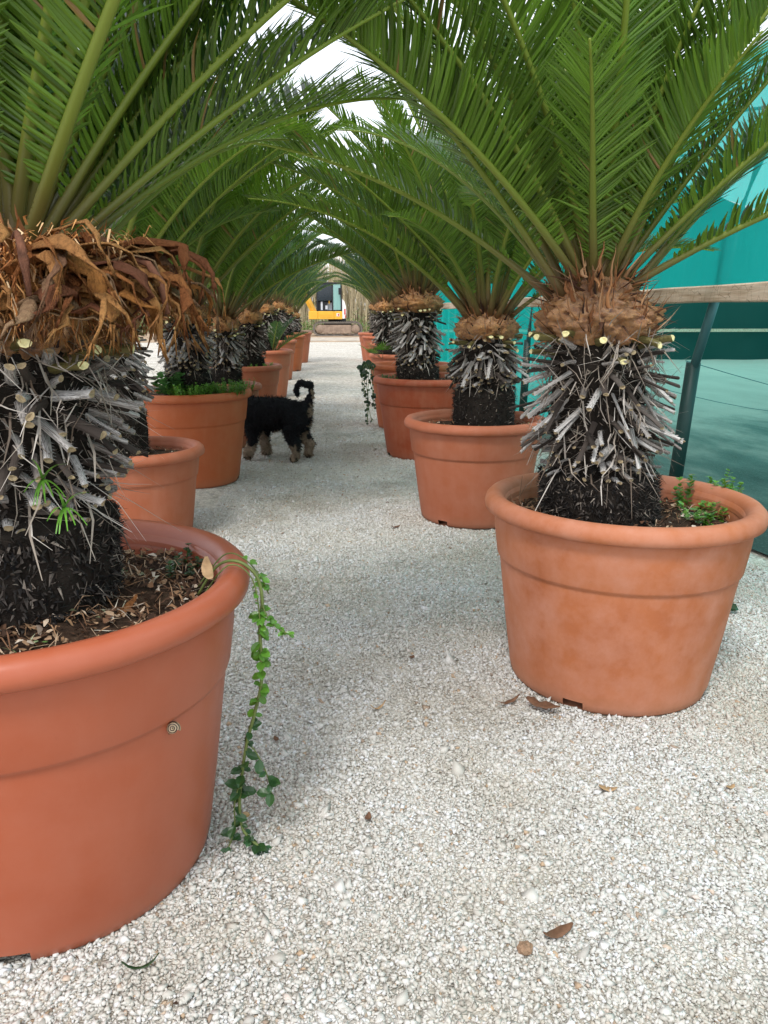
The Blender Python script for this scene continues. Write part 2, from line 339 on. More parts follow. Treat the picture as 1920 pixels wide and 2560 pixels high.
PL = {
 'L1': 'glossy orange plastic pot with a weed trailing over its rim and a snail',
 'L2': 'small low dusty terracotta pot with bare soil, before the pot of green weeds',
 'L3': 'tall orange terracotta pot filled with bright green weeds, hiding the dog\'s head',
 'L4': 'small dusty terracotta pot just behind the dog and the weedy pot',
 'L5': 'orange terracotta pot with a sprig of weed, behind the back of the dog',
 'L6': 'terracotta pot with a young palm offset sprouting at its rim',
 'L7': 'third terracotta pot from the excavator in the row with the dog',
 'L8': 'second terracotta pot from the excavator in the row with the dog',
 'L9': 'terracotta pot closest to the excavator in the row with the dog',
 'R1': 'chalky stained terracotta pot with small green weeds, next to the wooden rail',
 'R2': 'dusty terracotta pot between the chalky stained pot and the rust red pot',
 'R3': 'rust red weathered terracotta pot across the path from the dog',
 'R4': 'orange terracotta pot with ivy hanging down its side', 'R5': 'terracotta pot with a small fan palm growing over its edge',
 'R6': 'third terracotta pot from the excavator in the row along the net',
 'R7': 'second terracotta pot from the excavator in the row along the net',
 'R8': 'terracotta pot closest to the excavator in the row along the net'}
for k, (x, y, rr, hr, m_, sz) in SPOTS.items():
    gl = {'L': 'terracotta pots in the row with the dog', 'R': 'terracotta pots in the row along the net'}[k[0]]
    lab = PL[k]
    pot(k, x, y, rr, hr, m_, lab, sz, rng.uniform(0, 6.28) if k not in ('R1', 'L1') else (.35 if k == 'R1' else 1.1), gl,
        litter=2400 if k == 'L1' else 900 if k == 'R1' else 220 if y < 9 else 0, tilt=(0, .012) if k == 'R1' else (0, 0))
pebbles()

# ------------------------------------------------------------------ sago palms
def frond_data(L, bend, seed, npair=92, leaf=.165, sway=.06):
    g = random.Random(seed); N = 20
    P = [Vector((0, 0, 0))]; T = []
    for i in range(N + 1):
        s = i / N; a = -bend * s ** 1.35; h = sway * math.sin(s * 2.2)
        T.append(Vector((math.cos(a) * math.cos(h), math.sin(h), math.sin(a))).normalized())
        if i: P.append(P[-1] + (T[-1] + T[-2]) * (L / N / 2))
    rb = MB()
    rad = [.0215 * (1 - .30 * min(1, i / 2)) * (1 - .90 * (i / N) ** .9) + .0018 for i in range(N + 1)]
    rb.tube(P, rad, 7, 0, .8)
    def at(s):
        q = min(max(s, 0) * N, N - 1e-6); i = int(q); f = q - i
        return P[i].lerp(P[i + 1], f), T[i].lerp(T[i + 1], f).normalized()
    lb = MB()
    B0 = Vector((0, 1, 0))
    # short spines on the bare stalk
    for k in range(10):
        s = .05 + .085 * k / 10; p, tt = at(s); Bv = (B0 - tt * B0.dot(tt)).normalized()
        for sd in (-1, 1):
            q = p + Bv * sd * .009; rb.add([q - tt * .002, q + tt * .002, q + Bv * sd * .012 + tt * .004], [(0, 1, 2)])
    for k in range(npair):
        s0 = .15 + .845 * (k + .5) / npair
        for sd in (-1, 1):
            s = s0 + g.uniform(-.3, .3) * .8 / npair; p, tt = at(s)
            Bv = (B0 - tt * B0.dot(tt)).normalized(); Nv = tt.cross(Bv).normalized()
            if Nv.z < 0 and abs(tt.z) < .9: Nv = -Nv
            u = (s - .15) / .85
            ln = leaf * min(1, .16 + 2.4 * u) * (1 if u < .5 else 1 - .72 * ((u - .5) / .5) ** 1.6) * g.uniform(.93, 1.05)
            th = R(78 - 40 * u) + g.gauss(0, .055); ph = R(36 - 10 * u) + g.gauss(0, .10)
            d = (math.cos(th) * tt + math.sin(th) * (sd * math.cos(ph) * Bv + math.sin(ph) * Nv)).normalized()
            w = .0047 * (1 if u < .8 else .8); nseg = 4
            base = p + Bv * sd * .004 + Nv * .003
            rows = []; q = base.copy(); dd = d.copy(); dr = g.uniform(.06, .16)
            for j in range(nseg + 1):
                f = j / nseg; ww = w * (.75, 1, 1, .8, .12)[j]
                wv = (tt - dd * tt.dot(dd)).normalized(); nn = dd.cross(wv) * sd
                if nn.dot(Nv) < 0: nn = -nn
                rows += [q - wv * ww, q - nn * ww * .45, q + wv * ww]
                q = q + dd * (ln / nseg); dd = (dd - Nv * dr * (.4 + f) + tt * .03).normalized()
            Fs = []
            for j in range(nseg):
                a = 3 * j
                for (i0, i1) in ((0, 1), (1, 2)):
                    f4 = (a + i0, a + i1, a + 3 + i1, a + 3 + i0)
                    Fs.append(f4)
            # make the upper face the front
            n0 = (rows[1] - rows[0]).cross(rows[3] - rows[0])
            if n0.dot(Nv) < 0: Fs = [tuple(reversed(f)) for f in Fs]
            lb.add(rows, Fs, 1)
    return rb, lb
FR = []
for i, (L, bd) in enumerate([(1.25, .26), (1.35, .42), (1.40, .58), (1.30, .76), (1.15, .35), (1.45, .50), (1.35, .68), (1.2, .92), (.85, .45), (1.5, .38)]):
    rb, lb = frond_data(L, bd, 100 + i, npair=int(82 * L), leaf=.175 + .015 * (i % 3), sway=(-1) ** i * .07)
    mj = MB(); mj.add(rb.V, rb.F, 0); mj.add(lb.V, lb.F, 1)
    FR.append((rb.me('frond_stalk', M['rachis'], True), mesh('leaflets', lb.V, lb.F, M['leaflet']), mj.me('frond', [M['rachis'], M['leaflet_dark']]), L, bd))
def frond(parent, p, az, el, v, roll=0, sc=1, joined=False):
    Mx = Matrix.Translation(p) @ Matrix.Rotation(az, 4, 'Z') @ Matrix.Rotation(-el, 4, 'Y') @ Matrix.Rotation(roll, 4, 'X') @ Matrix.Scale(sc, 4)
    rm, lm, jm, L, bd = FR[v]
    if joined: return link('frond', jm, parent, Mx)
    o = link('frond', rm, parent, Mx); l = link('leaflets', lm, o); l['kind'] = 'stuff'; return o
# cut leaf stalks: along +X, unit length, thickness about 1
def stub_mesh(seed, cut, body):
    g = random.Random(seed); b = MB(); n = 8
    pts = [(0, 1.15), (.3, .95), (.65, .82), (.96, .88), (1, .84)]; V = []
    oy, oz = g.uniform(-.5, .5), g.uniform(-.9, .2)
    for s, r in pts:
        for k in range(n):
            a = 2 * math.pi * k / n; V.append((s + (.02 * math.sin(a * 2 + seed) if s > .9 else 0), r * .62 * math.cos(a) + oy * s * s, r * .46 * math.sin(a) * (1 if math.sin(a) < 0 else .7) + oz * s * s))
    F = [(i * n + k, i * n + (k + 1) % n, (i + 1) * n + (k + 1) % n, (i + 1) * n + k) for i in range(4) for k in range(n)]
    b.add(V, F, 0)
    c = Vector((.965, oy, oz)); ring = [Vector(v) for v in V[4 * n:]]
    inn = [r_.lerp(Vector((1, oy, oz)), .35) for r_ in ring]
    b.add(ring + inn + [c], [(k, (k + 1) % n, n + (k + 1) % n, n + k) for k in range(n)] + [(n + k, n + (k + 1) % n, 2 * n) for k in range(n)], 1)
    for s in np.linspace(.3, .92, 6):
        for sd in (-1, 1):
            y = sd * .5 + oy * s * s; z = .05 + oz * s * s
            b.add([(s - .02, y, z), (s + .02, y, z), (s + .03, y + sd * .42, z + .1)], [(0, 1, 2)], 0)
    return b.me('leaf_stub', [body, cut], False)
STUB = [stub_mesh(i, M['stub_cut'], M['stub_bark']) for i in range(6)]
FRESH = [stub_mesh(20 + i, M['stub_fresh'], M['stub_green']) for i in range(3)]
def cata_mesh(seed):
    g = random.Random(seed); b = MB(); N = 5; bx = g.uniform(-.25, .3); V = []
    for i in range(N):
        s = i / (N - 1); w = (.5, .42, .28, .15, .02)[i]; z = bx * s * s; y = g.uniform(-.06, .06)
        V += [(s, y - w * .16, z), (s, y, z + .035 * (1 - s)), (s, y + w * .16, z), (s, y, z - .03 * (1 - s))]
    b.add(V, [(4 * i + k, 4 * i + (k + 1) % 4, 4 * i + 4 + (k + 1) % 4, 4 * i + 4 + k) for i in range(N - 1) for k in range(4)])
    return b.me('bud_scale', M['cataphyll'], True)
CATA = [cata_mesh(i) for i in range(5)]
def join_into(mb, me, Mx):
    mb.add([Mx @ v.co for v in me.vertices], [tuple(p.vertices) for p in me.polygons], 0)
def sago(key, tx, ty, rb, rs, zc, seed, detail, fronds=(), nf=30, label='', group=None, lean=(0, 0), bark_top=.24, stub_len=(.10, .18), droop=(.25, .75), avoid=None, nstub=200, felt_r=.85, stub_w=1.0, el_min=26, fsc=1.0):
    """zc: height of the crown above the soil; rb: bark radius; rs: reach of the stubs"""
    g = random.Random(seed); sz = POTS[key][2]
    t = empty('sago_palm', (tx, ty, sz)); tag(t, label, 'palm', group)
    off = lambda z: Vector((lean[0] * z / zc, lean[1] * z / zc, 0))
    core = rb * .82; zf = zc - .19          # felt begins here
    def rad(z):
        u = z / zc
        return rb * (1.03 - .06 * u) if z < bark_top * zc else core * (1 - .08 * u)
    # trunk core
    n, nzv = 40, 26; V = []
    for j in range(nzv + 1):
        z = -.06 + (zf + .08) * j / nzv
        for k in range(n):
            a = 2 * math.pi * k / n; r = rad(z) * .97 + .012 * noise.noise(Vector((math.cos(a) * 5, math.sin(a) * 5, z * 14 + seed)))
            V.append(Vector((r * math.cos(a), r * math.sin(a), z)) + off(z))
    F = [(j * n + k, j * n + (k + 1) % n, (j + 1) * n + (k + 1) % n, (j + 1) * n + k) for j in range(nzv) for k in range(n)] + [tuple(nzv * n + k for k in range(n))]
    trunk = link('trunk', mesh('trunk', V, F, M['bark'], smooth=True), t)
    # dark scale scars, low on the trunk and between the stubs
    b = MB(); ns = (6500, 2200, 600)[detail]
    for k in range(ns):
        z = g.uniform(-.03, zf + .02) if k % 3 == 0 else g.uniform(-.03, bark_top * zc + .06); a = g.uniform(0, 6.283); r = rad(z) - .004
        p = Vector((r * math.cos(a), r * math.sin(a), z)) + off(z)
        o_ = aer(a + g.gauss(0, .6), g.gauss(.3, .7)); s_ = Vector((-math.sin(a), math.cos(a), g.gauss(0, .5))).normalized()
        kk = (.85, .9, 1.1)[detail]; L = g.uniform(.010, .034) * kk; w = g.uniform(.0018, .0065) * kk; up = o_.cross(s_).normalized() * w * .5
        b.add([p - s_ * w, p + up, p + s_ * w, p + o_ * L + Vector((0, 0, g.gauss(0, .006)))], [(0, 1, 3), (1, 2, 3), (2, 0, 3)])
    o = link('bark_scales', b.me('bark_scales', M['bark_scale']), trunk); o['kind'] = 'stuff'
    # cut leaf stalks
    z0, z1 = bark_top * zc, zf - .015; jb = MB()
    for k in range(nstub):
        u = (k + .5) / nstub; z = z0 + (z1 - z0) * u + g.gauss(0, .008); a = k * 2.39996 + g.gauss(0, .10)
        shape = min(1, max(0, (u - .12) / .33)) * (1 - .75 * max(0, (u - .72) / .28)) * (g.random() ** .35); skip = g.random() < .12
        if skip: continue
        L = (stub_len[0] + (stub_len[1] - stub_len[0]) * shape) * g.uniform(.65, 1.15)
        el = -(droop[0] + (droop[1] - droop[0]) * shape) * g.uniform(.5, 1.2) + (.75 * max(0, u - .7) / .3)
        r0 = core * .93; d = aer(a + g.gauss(0, .32), el + g.gauss(0, .12))
        p = Vector((r0 * math.cos(a), r0 * math.sin(a), z)) + off(z)
        w = g.uniform(.015, .026) * stub_w
        Mx = Matrix.Translation(p) @ frame(d) @ Matrix.Rotation(g.gauss(0, .4), 4, 'X') @ Matrix.Diagonal((L, w, w, 1))
        if detail == 2: join_into(jb, STUB[k % 6], Mx)
        else: link('leaf_stub', STUB[k % 6], t, Mx)
    if detail == 2:
        o = link('leaf_stubs', mesh('leaf_stubs', jb.V, jb.F, M['stub_joined']), t); o['kind'] = 'stuff'
    # freshly cut pale stalks in a ring under the felt
    for k in range(17 if detail < 2 else 12):
        a = k * 6.283 / (17 if detail < 2 else 12) + g.gauss(0, .16); z = zf + g.uniform(-.05, .02)
        p = Vector((core * .9 * math.cos(a), core * .9 * math.sin(a), z)) + off(z); L = g.uniform(.055, .085)
        link('cut_stalk', FRESH[k % 3], t, Matrix.Translation(p) @ frame(aer(a, g.uniform(-.1, .35))) @ Matrix.Diagonal((L + .02, g.uniform(.022, .032), g.uniform(.024, .034), 1)))
    # woolly felt under the crown
    V = []; n, nzv = (96, 44) if detail == 0 else (48, 20)
    for j in range(nzv + 1):
        u = j / nzv; z = zf - .02 + (zc + .03 - zf) * u; rr_ = rb * (felt_r * (.80 + .20 * min(1, u / .22)) + .14 * math.sin(min(1, u * 1.3) * math.pi) - .85 * max(0, u - .45) ** 1.1)
        for k in range(n):
            a = 2 * math.pi * k / n
            q_ = Vector((math.cos(a) * rb, math.sin(a) * rb, z + seed))
            r = rr_ + rb * (.12 * noise.noise(q_ * 16) + .14 * noise.noise(q_ * 42) + .11 * noise.noise(q_ * 100))
            V.append(Vector((r * math.cos(a), r * math.sin(a), z)) + off(z))
    F = [(j * n + k, j * n + (k + 1) % n, (j + 1) * n + (k + 1) % n, (j + 1) * n + k) for j in range(nzv) for k in range(n)] + [tuple(nzv * n + k for k in range(n))]
    link('crown_felt', mesh('crown_felt', V, F, M['felt'], smooth=True), t)
    jb = MB(); nc = (270, 150, 70)[detail]
    for k in range(nc):
        u = g.random(); z = zf - .015 + (zc + .03 - zf) * u ** .8; a = k * 2.39996 + g.gauss(0, .2); r = rb * (felt_r + .02 - .62 * max(0, u ** .8 - .45))
        d = aer(a + g.gauss(0, .3), g.uniform(.3, 1.2) if g.random() < .8 else g.uniform(-.3, .4)); thin = g.random() < .45; L = g.uniform(.06, .15) if thin else g.uniform(.035, .13); w = g.uniform(.03, .06) if thin else g.uniform(.06, .15)
        p = Vector((r * math.cos(a), r * math.sin(a), z)) + off(z)
        Mx = Matrix.Translation(p) @ frame(d) @ Matrix.Diagonal((L, w, w, 1))
        if detail == 2: join_into(jb, CATA[k % 5], Mx)
        else: link('bud_scale', CATA[k % 5], t, Mx)
    if detail == 2:
        o = link('bud_scales', mesh('bud_scales', jb.V, jb.F, M['cataphyll_joined']), t); o['kind'] = 'stuff'
    # thin dry strands sticking out everywhere
    b = MB()
    for k in range((950, 420, 150)[detail]):
        z = g.uniform(bark_top * zc + .02, zf + .03); a = g.uniform(0, 6.283); r = core * g.uniform(.95, 1.15)
        p = Vector((r * math.cos(a), r * math.sin(a), z)) + off(z); d = aer(a + g.gauss(0, .8), g.gauss(-.15, .65)); L = g.uniform(.025, .5 * (rs - core) + .06)
        s_ = d.cross(Vector((0, 0, 1))).normalized() * g.uniform(.0010, .0030); cv = Vector((g.gauss(0, .02), g.gauss(0, .02), g.gauss(-.01, .025)))
        m_ = p + d * L * .55 + cv * .4; e = p + d * L + cv * 1.6
        b.add([p - s_, p + s_, m_ + s_, m_ - s_, e + s_ * .3, e - s_ * .3], [(0, 1, 2, 3), (3, 2, 4, 5)])
    o = link('dry_strands', b.me('dry_strands', M['dry_strand']), t); o['kind'] = 'stuff'
    # fronds
    top = zc - .02
    used = []
    for (az, el, v, roll) in fronds:
        az, el = R(az), R(el); p = Vector((.075 * math.cos(az) * (1.3 - el), .075 * math.sin(az) * (1.3 - el), top - .03)) + off(zc)
        frond(t, p, az, el, v, roll, fsc, detail == 2); used.append((az, el))
    for k in range(nf):
        u = (k + .5) / nf; az = (k * 2.39996 + seed) % 6.28318; el = R(82 - (82 - el_min) * u ** .9) + g.gauss(0, .06)
        if avoid and avoid(math.degrees((az + math.pi) % 6.28318 - math.pi), math.degrees(el)): continue
        v = g.choice((0, 1, 4, 5, 9)) if u < .6 else g.choice((1, 2, 3, 5, 6, 7))
        r = rb * (.25 + .45 * u); p = Vector((r * math.cos(az), r * math.sin(az), top - .05 * u)) + off(zc)
        frond(t, p, az, el, v, g.gauss(0, .18), g.uniform(.88, 1.06) * fsc, detail == 2)
    return t
def avoid_R1(az, el): return -165 < az < -15 and el < 70
def avoid_L1(az, el): return -125 < az < 40 and el < 74
gL, gR = 'sago palms in the row with the dog', 'sago palms in the row along the net'
palm_L1 = sago('L1', -.69, 1.73, .205, .30, .775, 3, 0, [(-85, 58, 0, 0), (-42, 48, 5, .1), (10, 49, 9, .15), (20, 42, 0, 0), (30, 54, 9, 0), (6, 57, 0, 0), (-60, 74, 4, 0), (40, 58, 1, 0), (5, 64, 0, 0), (-140, 45, 2, 0), (-115, 64, 1, 0), (38, 38, 2, .1), (-8, 74, 4, 0), (26, 70, 5, 0), (-20, 66, 9, 0), (-100, 78, 5, 0), (22, 57, 0, 0), (-45, 64, 0, 0), (-75, 58, 9, 0)], 32,
     'stout sago palm with a shaggy mass of drooping orange husk, in the glossy pot', gL, (.05, -.02), .29, (.05, .125), (.0, .5), avoid_L1, 260, .86, .85, el_min=38)
sago('R1', .975, 2.576, .198, .315, .82, 11, 0, [(-138, 62, 5, 0), (-101, 66, 9, 0), (-53, 63, 0, 0), (-30, 48, 1, 0), (-27, 32, 2, 0), (-148, 42, 5, 0), (-125, 72, 4, 0), (-70, 74, 4, 0), (-163, 50, 1, 0), (-80, 56, 8, 0), (-118, 54, 8, 0), (-42, 72, 5, 0), (-148, 52, 1, 0), (-90, 78, 0, 0), (-15, 58, 0, 0), (-160, 64, 5, 0)], 32,
     'sago palm with long grey drooping leaf stubs, in the chalky pot by the rail', gR, (-.065, 0), .22, (.05, .165), (.12, .80), avoid_R1, 260, .84, .74, el_min=42)
sago('R2', 1.035, 4.877, .195, .29, .76, 21, 1, [(-170, 58, 9, 0), (170, 50, 5, 0), (-155, 46, 9, 0)], 34, 'sago palm with a tall black lower trunk, in the dusty pot behind the chalky one', gR, (0, 0), .34, (.05, .15), (.2, .85), None, 240, fsc=1.12, el_min=42)
sago('R3', .89, 7.17, .195, .29, .84, 31, 1, (), 36, 'sago palm with a tall rusty orange crown base, in the rust red pot', gR, (-.01, 0), .18, (.05, .15), (.3, .9), None, 240, 1.0, fsc=1.12, el_min=42)
sago('L2', -1.22, 4.62, .185, .28, .92, 41, 1, [(-12, 56, 9, 0), (8, 48, 5, 0), (25, 60, 0, 0)], 34, 'sago palm in the small low dusty pot with bare soil', gL, (0, 0), .3, (.06, .14), (.2, .8), None, 230, el_min=42, fsc=1.2)
sago('L3', -1.03, 6.16, .18, .27, .76, 51, 1, [(-8, 60, 9, 0), (-25, 52, 5, 0), (15, 50, 9, 0)], 34, 'sago palm rising out of bright green weeds in the tall orange pot', gL, (0, 0), .24, (.05, .12), (.3, .9), None, 230, el_min=42, fsc=1.2)
sago('L4', -.95, 7.85, .16, .24, .76, 61, 1, (), 34, 'sago palm in the small dusty pot just behind the dog', gL, (0, 0), .28, (.05, .12), (.3, .9), None, 220, el_min=36, fsc=1.15)
for i, (k, dx, zc, lab) in enumerate((('L5', .10, .74, 'sago palm in the orange pot behind the back of the dog'), ('L6', .05, .82, 'sago palm with a young offset beside it, beyond the dog'),
        ('L7', .1, .84, 'third sago palm from the excavator in the row with the dog'), ('L8', .05, .74, 'second sago palm from the excavator in the row with the dog'), ('L9', .02, .64, 'sago palm closest to the excavator in the row with the dog'))):
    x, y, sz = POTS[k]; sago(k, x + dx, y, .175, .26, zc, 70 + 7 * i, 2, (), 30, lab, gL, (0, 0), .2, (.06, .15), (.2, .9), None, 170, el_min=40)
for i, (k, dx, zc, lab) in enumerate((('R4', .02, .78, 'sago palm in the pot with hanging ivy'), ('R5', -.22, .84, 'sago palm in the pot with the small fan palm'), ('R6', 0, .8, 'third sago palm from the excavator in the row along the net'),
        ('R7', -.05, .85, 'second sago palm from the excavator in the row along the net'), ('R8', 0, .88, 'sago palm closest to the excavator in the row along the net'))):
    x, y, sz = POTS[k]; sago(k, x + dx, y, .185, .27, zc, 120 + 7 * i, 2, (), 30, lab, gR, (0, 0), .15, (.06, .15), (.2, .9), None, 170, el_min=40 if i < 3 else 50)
# the shaggy husk sheaths sagging from the crown of the nearest palm
def husk(parent, p, az, reach, drop, w, seed, rise):
    g = random.Random(seed); N = 8; pts = []
    for i in range(N + 1):
        s = i / N; rr_ = reach * math.sin(min(s * 1.05, 1) * math.pi * .5); z = rise * math.sin(s * math.pi * .8) - drop * s ** 2.4
        a = az + .45 * math.sin(seed * 1.7) * s
        pts.append(p + Vector((rr_ * math.cos(a), rr_ * math.sin(a), z)) + Vector((g.gauss(0, 1), g.gauss(0, 1), g.gauss(0, 1))) * (.0045 if i else 0))
    b = MB(); V = []; cu = g.uniform(-.3, .4)
    for i, q in enumerate(pts):
        tt = (pts[min(i + 1, N)] - pts[max(i - 1, 0)]).normalized(); sv = tt.cross(Vector((0, 0, 1)))
        sv = sv.normalized() if sv.length > .1 else Vector((-math.sin(az), math.cos(az), 0)); nn = sv.cross(tt)
        ww = w * (.8 + .5 * math.sin(i / N * 3.0)) * (1 - .75 * (i / N) ** 3) * max(.3, 1 + g.gauss(0, .38)); jz = g.gauss(0, .003)
        V += [q - sv * ww + nn * jz - nn * ww * cu, q - sv * ww * .45 + nn * (ww * .25), q + nn * (ww * .35 + jz), q + sv * ww * .5 + nn * ww * .2, q + sv * ww - nn * ww * cu]
    b.add(V, [(5 * i + k, 5 * i + k + 1, 5 * i + 6 + k, 5 * i + 5 + k) for i in range(N) for k in range(4)])
    # frayed end
    e = pts[-1]; ed = (pts[-1] - pts[-2]).normalized()
    for k in range(5):
        q = V[5 * N + k]; d = (ed + Vector((g.gauss(0, .3), g.gauss(0, .3), -.5))).normalized(); L = g.uniform(.012, .05); sv = Vector((-math.sin(az), math.cos(az), 0)) * min(w * .2, .0016)
        b.add([q - sv, q + sv, q + d * L * .6 + sv * .5, q + d * L], [(0, 1, 2, 3)])
    me = b.me('husk_sheath', M['husk'], True); o = link('husk_sheath', me, parent)
    md = o.modifiers.new('thickness', 'SOLIDIFY'); md.thickness = .003
g = random.Random(5)
for i in range(285):
    if i < 170: az = R(g.gauss(-18, 34)); rc = g.uniform(.04, .29); dp = g.uniform(.0, .05) + .38 * max(0, rc - .15); ri = g.uniform(.0, .06); zz = g.uniform(.655, .77)
    else: az = R(g.uniform(-175, 180)); rc = g.uniform(.03, .10); dp = g.uniform(.0, .07); ri = g.uniform(-.02, .04); zz = g.uniform(.64, .77)
    p = Vector((.15 * math.cos(az) + .05, .15 * math.sin(az) - .02, zz))
    husk(palm_L1, p, az, rc, dp, g.choice((.003, .005, .008, .011, .015, .020)) * g.uniform(.8, 1.2), i, ri)
fb = MB()
for i in range(6500):   # loose fibres in and around the sheaths
    az = R(g.gauss(-15, 36)) if i % 3 else R(g.uniform(-180, 180)); rc = g.uniform(.02, .27) if i % 3 else g.uniform(.01, .08); zz = g.uniform(.615, .775); r0 = .15 + .6 * g.random() * rc
    p = Vector((r0 * math.cos(az) + .05, r0 * math.sin(az) - .02, zz + .05 * math.sin(min(1, (r0 - .15) / .2) * 2.2) - .3 * max(0, r0 - .25))); d = aer(az + g.gauss(0, .8), g.gauss(-.25, .6)); L = g.uniform(.012, .06)
    s_ = d.cross(Vector((0, 0, 1))).normalized() * g.uniform(.0006, .0022); m_ = p + d * L * .5 + Vector((g.gauss(0, .006), g.gauss(0, .006), g.gauss(0, .006))); e = p + d * L + Vector((0, 0, -.25 * L))
    fb.add([p - s_, p + s_, m_ + s_, m_ - s_, e + s_ * .2, e - s_ * .2], [(0, 1, 2, 3), (3, 2, 4, 5)])
fo = fb.build('husk_fibres', M['husk_fibre'], palm_L1); fo['kind'] = 'stuff'
for i in range(5):   # dead stalk bases lying in the husk
    az = R(g.gauss(-14, 32)); rc = g.uniform(.14, .27); zz = g.uniform(.66, .76); P = []
    for k in range(7):
        s_ = k / 6; r_ = .14 + rc * math.sin(s_ * 1.45); P.append(Vector((r_ * math.cos(az + .1 * s_ * math.sin(i)) + .05, r_ * math.sin(az + .1 * s_ * math.sin(i)) - .02, zz + .07 * math.sin(s_ * 2.4) - .10 * s_ ** 3)))
    b = MB(); b.tube(P, [.009, .008, .007, .006, .007, .009, .005], 8); b.build('dead_stalk', M['dead_stalk'], palm_L1, True)

# ------------------------------------------------------------------ weeds, leaves, snail
def leaf_poly(b, p, d, up, L, w, m=0, cup=.15):
    d = Vector(d).normalized(); s = d.cross(Vector(up)); s = s.normalized() if s.length > .05 else Vector((1, 0, 0)); n = s.cross(d)
    V = [p]; 
    for f, ww in ((.22, .7), (.5, 1), (.8, .72)):
        V += [p + d * L * f - s * w * ww + n * w * cup, p + d * L * f, p + d * L * f + s * w * ww + n * w * cup]
    V.append(p + d * L - n * w * .2)
    b.add(V, [(0, 2, 1), (0, 3, 2), (1, 2, 5, 4), (2, 3, 6, 5), (4, 5, 8, 7), (5, 6, 9, 8), (7, 8, 10), (8, 9, 10)], m)
def bez(P, n=24):
    P = [Vector(p) for p in P]; out = []
    for i in range(len(P) - 1):
        p0, p1, p2, p3 = P[max(i - 1, 0)], P[i], P[i + 1], P[min(i + 2, len(P) - 1)]
        for k in range(6):
            s = k / 6; out.append(.5 * ((2 * p1) + (p2 - p0) * s + (2 * p0 - 5 * p1 + 4 * p2 - p3) * s * s + (3 * p1 - p0 - 3 * p2 + p3) * s ** 3))
    return out + [P[-1]]
def weed_tuft(name, loc, n, h, spread, leafL, leafw, mat, label, cat='weed', group=None, seed=0, up=.9, stems=True):
    g = random.Random(seed); t = empty(name, loc); tag(t, label, cat, group); lb, sb = MB(), MB()
    for k in range(n):
        a = g.uniform(0, 6.283); r = spread * math.sqrt(g.random()); p0 = Vector((r * math.cos(a), r * math.sin(a), -.015)); hh = h * g.uniform(.55, 1)
        P = [p0 + Vector((math.cos(a) * .25 * hh * s * s, math.sin(a) * .25 * hh * s * s, hh * s)) for s in (0, .35, .7, 1)]
        sb.tube(P, [.0014, .0013, .001, .0007], 4)
        m_ = max(5, int(hh / (leafL * .38)))
        for j in range(m_):
            s = .2 + .8 * j / (m_ - 1); q = P[0].lerp(P[-1], s)
            for q_ in range(3):
                az = g.uniform(0, 6.283); leaf_poly(lb, q, aer(az, g.uniform(.0, up)), (0, 0, 1), leafL * g.uniform(.6, 1.1) * (1.1 - .4 * s), leafw * g.uniform(.7, 1.1))
    lf = link('leaves', lb.me('leaves', mat), t); lf['kind'] = 'stuff'
    link('stems', sb.me('stems', M['stem'], True), t); return t
gw = 'little green weeds in the chalky pot'
weed_tuft('pot_weed', (1.36, 2.72, .585), 4, .15, .025, .03, .009, M['weed'], 'upright leafy green weed in the chalky pot, the one growing closest to the trunk', group=gw, seed=1)
weed_tuft('pot_weed', (1.47, 2.74, .58), 4, .17, .03, .03, .009, M['weed'], 'tallest upright leafy weed in the chalky pot, between two shorter ones', group=gw, seed=2)
weed_tuft('pot_weed', (1.40, 2.62, .58), 7, .07, .05, .03, .009, M['weed'], 'low spreading bright green weed at the inside of the chalky pot rim', group=gw, seed=3, up=.6)
weed_tuft('pot_weed', (1.30, 2.50, .585), 7, .08, .045, .034, .011, M['weed'], 'squat broad leaved green weed beside the trunk in the chalky pot', group=gw, seed=4, up=.7)
weed_tuft('pot_weed', (1.04, 2.305, .60), 3, .03, .03, .02, .004, M['weed_dark'], 'tiny pale weed in front of the trunk inside the chalky pot', group=gw, seed=5)
weed_tuft('pot_weed', (1.53, 2.70, .58), 4, .14, .025, .03, .009, M['weed'], 'upright leafy weed closest to the rim on the rail side of the chalky pot', group=gw, seed=33)
weed_tuft('pot_weed', (-.72, 5.98, .70), 70, .10, .14, .03, .006, M['weed'], 'bright green feathery weed filling the orange pot beside the dog', group='weeds in the orange pot', seed=6)
weed_tuft('pot_weed', (-.97, 5.85, .70), 70, .10, .16, .03, .006, M['weed'], 'bright green feathery weed in front of the trunk in the orange pot', group='weeds in the orange pot', seed=7)
weed_tuft('pot_weed', (-1.13, 5.92, .70), 10, .19, .08, .085, .03, M['weed_dark'], 'broad dark leaved weed standing above the feathery weeds of the orange pot', group='weeds in the orange pot', seed=8)
weed_tuft('pot_weed', (-.66, 6.3, .70), 30, .10, .12, .028, .005, M['weed'], 'thin green weed at the far rim of the orange pot above the dog', group='weeds in the orange pot', seed=9)
weed_tuft('pot_weed', (-.62, 9.3, .66), 10, .07, .05, .03, .01, M['weed'], 'green weed sprig at the rim of the pot behind the back of the dog', seed=10)
weed_tuft('pot_weed', (-.80, 9.2, .66), 8, .07, .06, .03, .01, M['weed'], 'green weed at the trunk in the pot behind the back of the dog', seed=20)
weed_tuft('pot_weed', (.62, 7.08, .70), 14, .06, .07, .03, .006, M['weed_dark'], 'pale green succulent weed in the rust red pot', seed=11)
weed_tuft('pot_weed', (1.25, 7.0, .70), 8, .09, .06, .03, .008, M['weed'], 'green weed between the trunk and the net in the rust red pot', seed=12)
weed_tuft('pot_weed', (1.12, 4.62, .60), 20, .04, .16, .022, .005, M['weed_dark'], 'low green weed along the foot of the black trunk in the dusty pot', seed=13)
